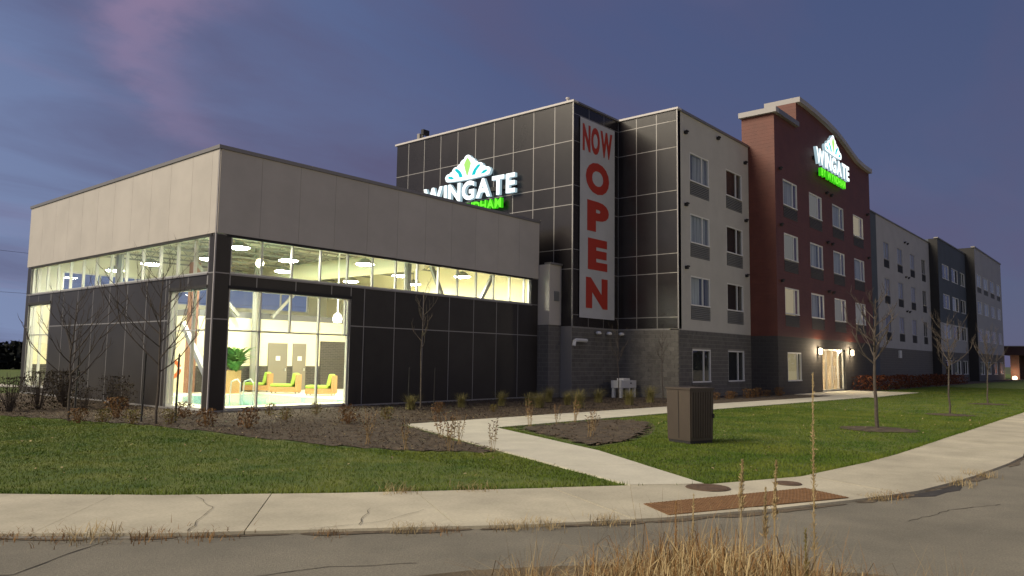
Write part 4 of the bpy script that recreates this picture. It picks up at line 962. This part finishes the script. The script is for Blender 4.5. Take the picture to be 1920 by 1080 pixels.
# ------------------------------------------------------------------ shrubs, grasses, stalks (meshes shared between copies)
def leaf_cloud(n, rx, rz, size, seed, stems=8, flat=False):
    rs = np.random.default_rng(seed); V = []; F = []; mi = []
    for i in range(n):
        a = rs.uniform(0, 6.283); u = rs.random() ** .5; z = rz * (1 - (1 - rs.random()) ** 1.3); k = math.sqrt(max(.05, 1 - (z / rz - .55) ** 2 * 1.6))
        c = np.array([math.cos(a) * rx * u * k, math.sin(a) * rx * u * k, z]) + rs.normal(0, .02, 3)
        d = rs.normal(0, 1, 3); d /= np.linalg.norm(d); e = np.cross(d, rs.normal(0, 1, 3)); e /= np.linalg.norm(e); s = size * rs.uniform(.6, 1.3); b = len(V)
        V += [c - d * s, c + e * s * .5, c + d * s, c - e * s * .5]; F.append((b, b + 1, b + 2, b + 3))
    return np.array(V), np.array(F)
def shrub_mesh(name, n, rx, rz, size, seed, m):
    V, F = leaf_cloud(n, rx, rz, size, seed); me = bpy.data.meshes.new(name); me.from_pydata([tuple(v) for v in V], [], [tuple(f) for f in F]); me.materials.append(m); return me
def stem_mesh(name, n, rx, h, seed, m, r=.006):
    rs = random.Random(seed); mb = MB()
    for i in range(n):
        a = rs.uniform(0, 6.28); q = rx * rs.uniform(.2, .9); mb.tube((.04 * math.cos(a), .04 * math.sin(a), -.03), (q * math.cos(a), q * math.sin(a), h * rs.uniform(.6, 1)), r, r * .5, 4, cap=False)
    return mb.mesh(name, m)
def blade_mesh(name, n, h, spread, w, seed, m, droop=.35, base=.05):
    rs = np.random.default_rng(seed); V = []; F = []
    for i in range(n):
        a = rs.uniform(0, 6.283); b0 = np.array([rs.normal(0, base), rs.normal(0, base), -.02]); L_ = h * rs.uniform(.55, 1.05); o = np.array([math.cos(a), math.sin(a), 0]); s = spread * rs.uniform(.1, 1); sd_ = np.array([-o[1], o[0], 0]) * w * rs.uniform(.6, 1.2); k = len(V)
        for t_ in range(4):
            u = t_ / 3; c = b0 + o * s * u ** 1.8 + np.array([0, 0, L_ * (u - droop * u ** 3 * rs.uniform(.4, 1))]); ww = (1 - u * .9)
            V += [c - sd_ * ww, c + sd_ * ww]
        for t_ in range(3): F.append((k + 2 * t_, k + 2 * t_ + 1, k + 2 * t_ + 3, k + 2 * t_ + 2))
    me = bpy.data.meshes.new(name); me.from_pydata([tuple(v) for v in V], [], F); me.materials.append(m); return me
def place(name, parts, loc, label, cat, group, s=1.0):
    t = thing(name, label, cat, loc, group); t.rotation_euler.z = random.uniform(0, 6.28); t.scale = (s, s, s * random.uniform(.9, 1.15))
    for n, me in parts: link(n, me, t)['kind'] = 'stuff'
    return t
RL = [shrub_mesh('leaves', 260, .28, .42, .035, 40 + i, M_RUSTL) for i in range(2)]; OL = [shrub_mesh('leaves', 240, .26, .40, .035, 50 + i, M_OLIVE) for i in range(2)]; ST = stem_mesh('stems', 16, .22, .38, 4, M_DRYD)
spots = [(7.64, 20.3, 0, 1.0), (8.19, 20.2, 1, .9), (9.0, 21.4, 0, 1.35), (8.50, 19.3, 1, 1.0), (9.1, 18.6, 1, .9), (10.3, 20.3, 0, 1.1), (9.45, 17.5, 0, 1.1), (9.95, 16.5, 0, 1.15), (12.5, 19.6, 1, .8), (11.9, 17.9, 1, .9), (13.8, 19.2, 1, .8), (12.5, 16.0, 0, 1.15), (14.05, 16.3, 1, .95), (17.0, 17.3, 0, .95), (18.6, 16.4, 1, .6)]
for i, (x, y, k, s) in enumerate(spots):
    place('low_shrub', [('leaves', (OL if k else RL)[i % 2]), ('stems', ST)], (x, y, .03), '%s low shrub, %s from the left in the mulch before the pool hall' % ('olive' if k else 'russet', ORD[i]), 'shrub', 'low autumn shrubs in the mulch', s * .85)
OG = [blade_mesh('blades', 340, .72, .52, .006, 60 + i, M_ORGR, .2, .06) for i in range(2)]
ospots = [(17.3, 18.9), (19.5, 18.7), (21.3, 18.4), (21.6, 16.9), (22.3, 17.9), (23.9, 17.3), (22.6, 15.9), (26.3, 17.5), (25.9, 15.8), (28.2, 16.2), (24.8, 18.9)]
for i, (x, y) in enumerate(ospots):
    place('ornamental_grass', [('blades', OG[i % 2])], (x, y, .03), 'feathery ornamental grass clump, %s from the left beside the walkway' % ORD[i], 'grass clump', 'ornamental grasses beside the walkway', random.uniform(.8, 1.15))
# dry flower stalks
def stalk_mesh(seed, n=6, h=.62):
    rs = random.Random(seed); mb = MB()
    for i in range(n):
        a = rs.uniform(0, 6.28); q = rs.uniform(.05, .22); p0 = Vector((rs.uniform(-.05, .05), rs.uniform(-.05, .05), -.02)); p1 = Vector((q * math.cos(a), q * math.sin(a), h * rs.uniform(.65, 1.05))); mb.tube(p0, p1, .005, .003, 4, cap=False)
        for k in range(11):
            u = .35 + .65 * k / 10; c = p0.lerp(p1, u); s = .03 * rs.uniform(.7, 1.2)
            d = Vector((rs.uniform(-1, 1), rs.uniform(-1, 1), rs.uniform(-.3, 1))).normalized(); e = d.orthogonal().normalized()
            mb.quad(c, c + d * s + e * s * .4, c + d * s * 2, c + d * s - e * s * .4, 1 if u > .6 else 0)
    return mb.mesh('stalks', [leafmat('pale stalk', (.25, .17, .08), (.36, .26, .13)), leafmat('dark seed head', (.10, .055, .03), (.18, .10, .05))])
SK = [stalk_mesh(70 + i) for i in range(3)]
kspots = [(9.75, 10.75), (10.25, 10.1), (10.75, 10.6), (11.2, 10.75), (10.75, 9.5), (11.75, 11.9), (9.9, 12.0), (15.3, 12.25), (16.2, 12.1), (17.2, 12.2), (14.1, 9.6), (15.4, 10.4)]
for i, (x, y) in enumerate(kspots):
    lb = ('dry seed-head perennial, %s along the left walkway edge' % ORD[i]) if i < 7 else ('dry seed-head perennial, %s in the mulch right of the walkway' % ORD[i - 7])
    place('dry_perennial', [('stalks', SK[i % 3])], (x, y, .02), lb, 'dry plant', 'dry perennials along the walkway', random.uniform(.85, 1.2))
# dark bushes at the left end
DB = [shrub_mesh('leaves', 520, .75, 1.25, .045, 80 + i, M_DKLEAF) for i in range(3)]; DS = stem_mesh('twigs', 50, .75, 1.45, 9, M_BARK, .010)
for i, (x, y, s) in enumerate([(6.9, 26.0, .60), (7.7, 25.4, .75), (8.6, 25.9, .80), (9.6, 26.6, .85), (10.3, 28.9, .85), (9.4, 24.6, .5), (10.4, 24.4, .60), (10.8, 26.0, .7)]):
    place('dark_bush', [('leaves', DB[i % 3]), ('twigs', DS)], (x, y, .0), 'dark twiggy bush, %s from the left by the pool hall end' % ORD[i], 'bush', 'dark bushes by the pool hall', s)
# maroon hedge plants along the hotel
HM = [shrub_mesh('leaves', 380, .75, .62, .055, 90 + i, M_MAROON) for i in range(3)]
for i in range(14):
    place('hedge_shrub', [('leaves', HM[i % 3])], (53.8 + 2.35 * i, 14.75 + random.uniform(-.15, .15), .0), 'low maroon hedge shrub, %s right of the hotel entrance' % ORD[i], 'shrub', 'maroon hedge along the hotel', random.uniform(1.15, 1.5))
for i in range(9):
    place('hedge_shrub', [('leaves', RL[i % 2]), ('stems', ST)], (33.2 + .95 * i, 15.3 + random.uniform(-.2, .5), .0), 'small russet shrub, %s along the cream hotel wing' % ORD[i], 'shrub', 'small shrubs before the cream wing', random.uniform(.75, 1.15))
# weed tufts along the pavement edges
WT = [blade_mesh('blades', 90, .17, .22, .004, 100 + i, M_DRY, .5, .10) for i in range(2)] + [blade_mesh('blades', 80, .12, .16, .004, 110, M_DRYD, .5, .12)]
wts = [(2.35, 8.55, 2), (2.6, 8.32, 2), (2.95, 7.95, 2), (3.15, 7.72, 0), (3.45, 7.42, 2), (3.85, 7.05, 2), (4.75, 6.3, 2), (5.35, 5.85, 0), (5.6, 5.62, 2), (6.15, 5.18, 0), (6.45, 4.95, 0), (7.05, 4.58, 1), (10.75, 2.85, 1), (11.1, 2.72, 2), (12.9, 2.32, 1), (14.1, 2.2, 0), (6.7, 7.5, 1), (7.5, 6.95, 0)]
wts += []
for i, (x, y, k) in enumerate(wts):
    lb = 'straggly dry weed tuft, %s from the left along the pavement edge' % ORD[i]
    place('weed_tuft', [('blades', WT[k])], (x, y, -.02), lb, 'weed', 'weed tufts along the pavement', random.uniform(.8, 1.25))

# ------------------------------------------------------------------ lawn blades and mulch chips
def scatter(poly_in, polys_out, n, box, pw=1.0):
    P = np.c_[RNG.uniform(box[0], box[1], n), RNG.uniform(box[2], box[3], n)]
    k = in_poly(P, poly_in)
    for q in polys_out: k &= ~in_poly(P, q)
    return P[k]
WALKP = wl + [(16, 14.7), (26.1, 14.30), (37.5, 13.45), (42.0, 13.3), (44, 15.5), (54, 15.5), (54, 11.3), (47.2, 11.36), (28.7, 12.26), (22.9, 12.51)] + wr[::-1]
def grass_field(name, P, h, w):
    n = len(P); a = RNG.uniform(0, 6.283, n); hh = h * RNG.uniform(.5, 1.2, n); lean = RNG.normal(0, .35, (n, 2)) * hh[:, None]
    b = np.c_[P, np.full(n, -.012)]; s = np.c_[np.cos(a), np.sin(a), np.zeros(n)] * (w * RNG.uniform(.7, 1.3, n))[:, None]
    tip = b + np.c_[lean, hh]; V = np.stack([b - s, b + s, tip], 1).reshape(-1, 3); F = np.arange(3 * n).reshape(-1, 3)
    return V, F
Ps = [scatter(LAWN, [BED, WALKP, TRI], 260000, (0, 16, 4, 26)), scatter(LAWN, [BED, WALKP, TRI], 120000, (9, 30, 3.9, 13)), scatter(LAWN, [BED, WALKP, TRI], 60000, (30, 70, 3.9, 14)), scatter(LAWN, [BED, WALKP, TRI], 30000, (-6, 9, 14, 40))]
Vs = []; Fs = []; k = 0
for P, w in zip(Ps, (.005, .007, .014, .012)):
    V, F = grass_field('', P, .034, w); Vs.append(V); Fs.append(F + k); k += len(V)
g = bulk('lawn_grass', np.concatenate(Vs), np.concatenate(Fs), M_GRASS); tag(g, 'short mown green grass covering the lawns', 'grass', kind='stuff')
# longer fringe where the lawn meets the pavement
ts = np.linspace(8, 60, 5200); E_ = resample(IN, ts) + RNG.normal(0, .035, (5200, 2)) + np.array([.03, .05])
E_ = E_[~in_poly(E_, WALKP)]; V, F = grass_field('', E_, .085, .006); g = bulk('lawn_fringe', V, F, M_GRASS); tag(g, 'ragged grass fringe hanging over the pavement edge', 'grass', kind='stuff')
P = np.concatenate([scatter(BED, [], 110000, (5.9, 30, 9, 30)), scatter(TRI, [], 9000, (12, 20, 8.5, 13))]); n = len(P); a = RNG.uniform(0, 6.283, n); ln = RNG.uniform(.012, .035, n); wd = RNG.uniform(.004, .010, n)
d = np.c_[np.cos(a), np.sin(a), RNG.normal(0, .35, n)] * ln[:, None]; e = np.c_[-np.sin(a), np.cos(a), RNG.normal(0, .3, n)] * wd[:, None]; c = np.c_[P, np.full(n, .026)]
V = np.stack([c - d - e, c + d - e, c + d + e, c - d + e], 1).reshape(-1, 3); g = bulk('mulch_chips', V, np.arange(4 * n).reshape(-1, 4), leafmat('wood chip', (.06, .044, .030), (.15, .115, .075))); tag(g, 'shredded wood mulch chips covering the beds', 'mulch', kind='stuff')

P = np.concatenate([scatter(LAWN, [BED, WALKP, TRI], 900, (0, 30, 4, 26)), scatter(BED, [], 500, (6, 20, 9, 24))]); n = len(P); a = RNG.uniform(0, 6.283, n); sz = RNG.uniform(.015, .035, n)
d = np.c_[np.cos(a), np.sin(a), RNG.normal(0, .4, n)] * sz[:, None]; e = np.c_[-np.sin(a), np.cos(a), RNG.normal(0, .4, n)] * (sz * .6)[:, None]; c = np.c_[P, np.full(n, .035)]
V = np.stack([c - d, c + e, c + d, c - e], 1).reshape(-1, 3); g = bulk('fallen_leaves', V, np.arange(4 * n).reshape(-1, 4), leafmat('fallen leaf', (.22, .16, .07), (.40, .34, .18))); tag(g, 'small pale fallen leaves scattered on lawn and mulch', 'leaves', kind='stuff')
# ------------------------------------------------------------------ foreground dry grass on the near verge
def fpt(px, dist):
    # ground point under a viewing direction (picture column) at a distance
    v = right * ((px - 960) / 1430) + fwd; v.z = 0; v.normalize(); return Vector((v.x * dist, v.y * dist, -.05))
V = []; F = []; mi = []
def blade(p, h, sp, w, ang, mix, droop=.4):
    o = Vector((math.cos(ang), math.sin(ang), 0)); sd_ = Vector((-o.y, o.x, 0)) * w; k = len(V)
    for t_ in range(5):
        u = t_ / 4; c = p + o * sp * u ** 1.7 + Vector((0, 0, h * (u - droop * u ** 3))); ww = 1 - .88 * u; V.append(c - sd_ * ww); V.append(c + sd_ * ww)
    for t_ in range(4): F.append((k + 2 * t_, k + 2 * t_ + 1, k + 2 * t_ + 3, k + 2 * t_ + 2)); mi.append(mix)
CL = [(random.uniform(960, 1560), 0, 0) for _ in range(26)] + [(random.uniform(1540, 1790), 0, 0) for _ in range(13)] + [(random.uniform(1230, 1500), 0, 0) for _ in range(10)]
CL = [(x, np.interp(x, [950, 1020, 1120, 1220, 1300, 1450, 1540, 1640, 1780], [1050, 1030, 1020, 1005, 985, 985, 1010, 1035, 1035]) + random.uniform(-30, 30), random.uniform(8, 30)) for x, _, _ in CL]
def pk(d): return (2 / 3) * math.sqrt(1 / (3 * d)) if d > 1 / 3 else 1 - d
for i in range(7600):
    q = random.gauss(0, 1); c = random.choice(CL); d = random.uniform(3.3, 5.0); p = fpt(c[0] + q * c[2], d)
    top = (1.75 - d * (c[1] - 4 + 9 * q * q - 675) / 1430) * random.uniform(.80, 1.02)
    kind_ = random.random()
    if kind_ < .22: dr_ = random.uniform(.05, .35); blade(p, top * random.uniform(.95, 1.22) / pk(dr_), random.uniform(.03, .3), random.uniform(.0016, .003), random.uniform(0, 6.28), random.choices((0, 1), (3, 3))[0], dr_)
    elif kind_ < .80: dr_ = random.uniform(.6, 1.15); blade(p, top * random.uniform(.8, 1.0) / pk(dr_), random.uniform(.2, .75), random.uniform(.0018, .0042), random.uniform(0, 6.28), random.choices((0, 1), (5, 4))[0], dr_)
    elif kind_ < .93:
        for t_ in range(3): blade(p + Vector((random.uniform(-.1, .1), random.uniform(-.1, .1), top * random.uniform(.6, .85))), top * .16, random.uniform(.06, .2), .003, random.uniform(0, 6.28), random.choice((0, 1)), .4)
    elif kind_ < .96: dr_ = random.uniform(.5, 1.0); blade(p, top * random.uniform(.85, 1.02) / pk(dr_), random.uniform(.2, .5), random.uniform(.004, .008), random.uniform(0, 6.28), 0, dr_)
g = bulk('dry_grass', [tuple(v) for v in V], F, [M_DRY, M_DRYD, M_GRASS], midx=mi); tag(g, 'tangled mass of golden dry grass on the near verge', 'grass', kind='stuff')
# tall seeding stems that stand out one by one
def seed_stem(px, dist, h, label, m, lean=.0, plume=.26, dens=150, pw=.018):
    p = fpt(px, dist); rs = random.Random(int(px)); t = thing('tall_grass_stem', label, 'grass stem', tuple(p), 'tall seeding stems on the near verge')
    mb = MB(); sg = 7; q = Vector((0, 0, 0)); pts = [q]
    for i in range(sg): q = q + Vector((right.x * lean * h / sg * (i / sg), right.y * lean * h / sg * (i / sg), h / sg)); pts.append(q)
    for i in range(sg): mb.tube(pts[i], pts[i + 1], .005 * (1 - .6 * i / sg), .005 * (1 - .6 * (i + 1) / sg), 5, cap=False)
    link('stem', mb.mesh('stem', m), t); mb = MB()
    for i in range(dens):
        u = 1 - plume + plume * rs.random(); k = min(sg - 1, int(u * sg)); c = pts[k].lerp(pts[k + 1], u * sg - k); v = (u - 1 + plume) / plume
        d = Vector((rs.uniform(-1, 1), rs.uniform(-1, 1), rs.uniform(.6, 2.2))).normalized(); l = pw * (1.15 - v * .8) * rs.uniform(.8, 2.0); e = d.orthogonal().normalized() * .0035; c2_ = c + Vector((rs.uniform(-1, 1), rs.uniform(-1, 1), 0)) * pw * .6 * (1 - .7 * v)
        mb.quad(c2_, c2_ + d * l * .5 + e, c2_ + d * l, c2_ + d * l * .5 - e)
    for i in range(5):
        u = rs.uniform(.15, .5); c = Vector((0, 0, h * u)); a = rs.uniform(0, 6.28); d = Vector((math.cos(a), math.sin(a), .9)).normalized(); e = d.orthogonal().normalized() * .004; mb.quad(c, c + d * .12 + e, c + d * .24 - Vector((0, 0, .04)), c + d * .12 - e)
    link('seed_head', mb.mesh('seed_head', m), t)['kind'] = 'stuff'
seed_stem(1515, 4.4, 1.70, 'tallest feathery seed stem, reaching up past the lawn', M_DRY, .02, .55, 420, .017)
seed_stem(1378, 4.2, 1.25, 'pale plumed seed stem left of the tall pair', M_DRY, .05, .22, 300, .019)
seed_stem(1438, 4.2, 1.25, 'pale plumed seed stem, right one of the close pair', M_DRY, .06, .24, 300, .019)
seed_stem(1424, 4.3, 1.10, 'pale plumed seed stem, left one of the close pair', M_DRY, .03, .24, 280, .019)
seed_stem(1290, 4.2, 1.06, 'slim tan seed stem above the iron lid', M_DRY, .05, .30, 220, .014)
seed_stem(1262, 4.2, 1.02, 'reddish brown seed stem, leftmost of the tall stems', M_DRYD, .02, .45, 260, .014)
seed_stem(1328, 4.1, .92, 'short tan seed stem before the tactile plate', M_DRY, .01, .30, 160, .012)
seed_stem(1500, 3.9, .98, 'dark green leafy weed stem right of the grass mass', M_OLIVE, .0, .55, 260, .022)
seed_stem(1738, 4.1, .78, 'short bright stem at the right end of the dry grass', M_DRY, .12, .4, 160, .016)
seed_stem(1648, 4.0, .74, 'short forked dry stem near the right end of the dry grass', M_DRY, .0, .3, 120, .016)

# ------------------------------------------------------------------ far background
def far_tree(loc, h, w, label, seed):
    t = thing('far_tree', label, 'tree', loc, 'dark trees along the horizon')
    link('trunk', MB().tube((0, 0, -.3), (0, 0, h * .5), .12, .08, 6).mesh('trunk', M_BARK), t)
    Vv, Ff = leaf_cloud(420, w, h, .30, seed); me = bpy.data.meshes.new('crown'); me.from_pydata([tuple(v) for v in Vv], [], [tuple(f) for f in Ff]); me.materials.append(M_FAR); link('crown', me, t)
for i in range(6):
    far_tree((19.0 + 4.6 * i + random.uniform(-.6, .6), 92 + i * 2.0, -.3), random.uniform(2.8, 4.0), 2.6, 'dark tree on the left horizon, %s from the left' % ORD[i], 200 + i)
Vv = []; Ff = []
for x in np.arange(-70, 75, .5):
    for k in range(16):
        c = np.array([x + RNG.uniform(-.4, .4), 100 + RNG.uniform(-1, 1) - .15 * x, RNG.uniform(-.3, 2.7)]); d = RNG.normal(0, .4, 3); e = RNG.normal(0, .3, 3); b = len(Vv); Vv += [c - d, c + e, c + d, c - e]; Ff.append((b, b + 1, b + 2, b + 3))
g = bulk('far_hedgerow', Vv, Ff, M_FAR); tag(g, 'dark hedgerow along the left horizon', 'hedgerow', kind='stuff')
Vv = []; Ff = []
for y in np.arange(-90, 16, .6):
    for k in range(14):
        c = np.array([175 + RNG.uniform(-1, 1), y + RNG.uniform(-.4, .4), RNG.uniform(-.3, 4.2)]); d = RNG.normal(0, .5, 3); e = RNG.normal(0, .4, 3); b = len(Vv); Vv += [c - d, c + e, c + d, c - e]; Ff.append((b, b + 1, b + 2, b + 3))
g = bulk('far_wood', Vv, Ff, M_FAR); tag(g, 'dark belt of trees at the far end of the street', 'trees', kind='stuff')
# entrance canopy at the far end of the hotel
t = thing('entrance_canopy', 'dark canopy on red brick columns at the far end of the hotel', 'canopy', (122, 14.5, 0))
MB().box(119.5, 128, 8.5, 15.8, 3.2, 4.3).build('roof', mat('dark red fascia', (.045, .018, .016), .7), t); MB().box(119.4, 128.1, 8.4, 15.9, 4.302, 4.42).build('coping', M_COPING, t)
MRB = blockmat('red brick', (.16, .05, .03), (.20, .07, .04), (.2, .17, .14), .25, .08)
for (x, y) in ((121, 14.4), (121, 9.4), (127, 14.4)): MB().box(x - .5, x + .5, y - .5, y + .5, -.3, 3.2).build('column', MRB, t)
tl = thing('ground_uplight', 'small bright uplight at the foot of the red canopy column', 'lamp', (119.9, 14.4, .35)); MB().lathe((119.9, 14.4, -.05), [(.0, .5), (.22, .45), (.28, .2), (.2, .0)], 12).build('lens', emit('uplight', (1, .75, .5), 6), tl)
ld = bpy.data.lights.new('uplight', 'POINT'); ld.energy = 60; ld.color = (1, .7, .45); ld.shadow_soft_size = .1; lo = link('uplight_source', ld, tl); lo.location = (-.35, 0, .6)
# overhead wires beyond the pool hall
t = thing('power_line', 'two thin overhead wires crossing the sky left of the pool hall', 'power line', (-30, 78, 0))
MB().tube((-30, 78, -.3), (-30, 78, 13.5), .16, .11, 8).build('pole', M_BARK, t)
for z in (12.9, 8.9):
    mb = MB(); pr = None
    for i in range(25):
        u = i / 24; p = (-30 + 110 * u, 78 + 14 * u, z - 1.6 * math.sin(math.pi * u) * 1.0 + .5 * u)
        if pr: mb.tube(pr, p, .018, k=4, cap=False)
        pr = p
    mb.build('wire', M_STAKE, t)
MB().tube((80, 92, -.3), (80, 92, 13.9), .16, .11, 8).build('pole', M_BARK, t)

# ------------------------------------------------------------------ unseen street lamps across the road, guessed from window glints, added to warm street-facing walls
for (x, y, pw_), lb in zip(((-5, -11, 3000), (32, -11, 1900), (70, -11, 1300)), ('behind the viewer', 'opposite the hotel corner', 'opposite the far wing')):
    t = thing('street_lamp', 'tall unseen street lamp with a warm glowing head ' + lb, 'street lamp', (x, y, 0), 'street lamps across the road')
    MB().tube((x, y, -.1), (x, y, 9.0), .10, .06, 10).build('pole', M_STEEL, t); MB().tube((x, y, 8.95), (x, y + 1.6, 9.2), .045, .04, 8).build('arm', M_STEEL, t)
    MB().box(x - .16, x + .16, y + 1.5, y + 2.2, 9.15, 9.28).build('head', M_STEEL, t); MB().box(x - .13, x + .13, y + 1.55, y + 2.15, 9.10, 9.148).build('lens', emit('street lamp lens', (1, .80, .5), 60), t)
    ld = bpy.data.lights.new('street_light', 'POINT'); ld.energy = pw_; ld.color = (1, .83, .58); ld.shadow_soft_size = .3; lo = link('street_light', ld, t); lo.location = (0, 1.85, 8.8)
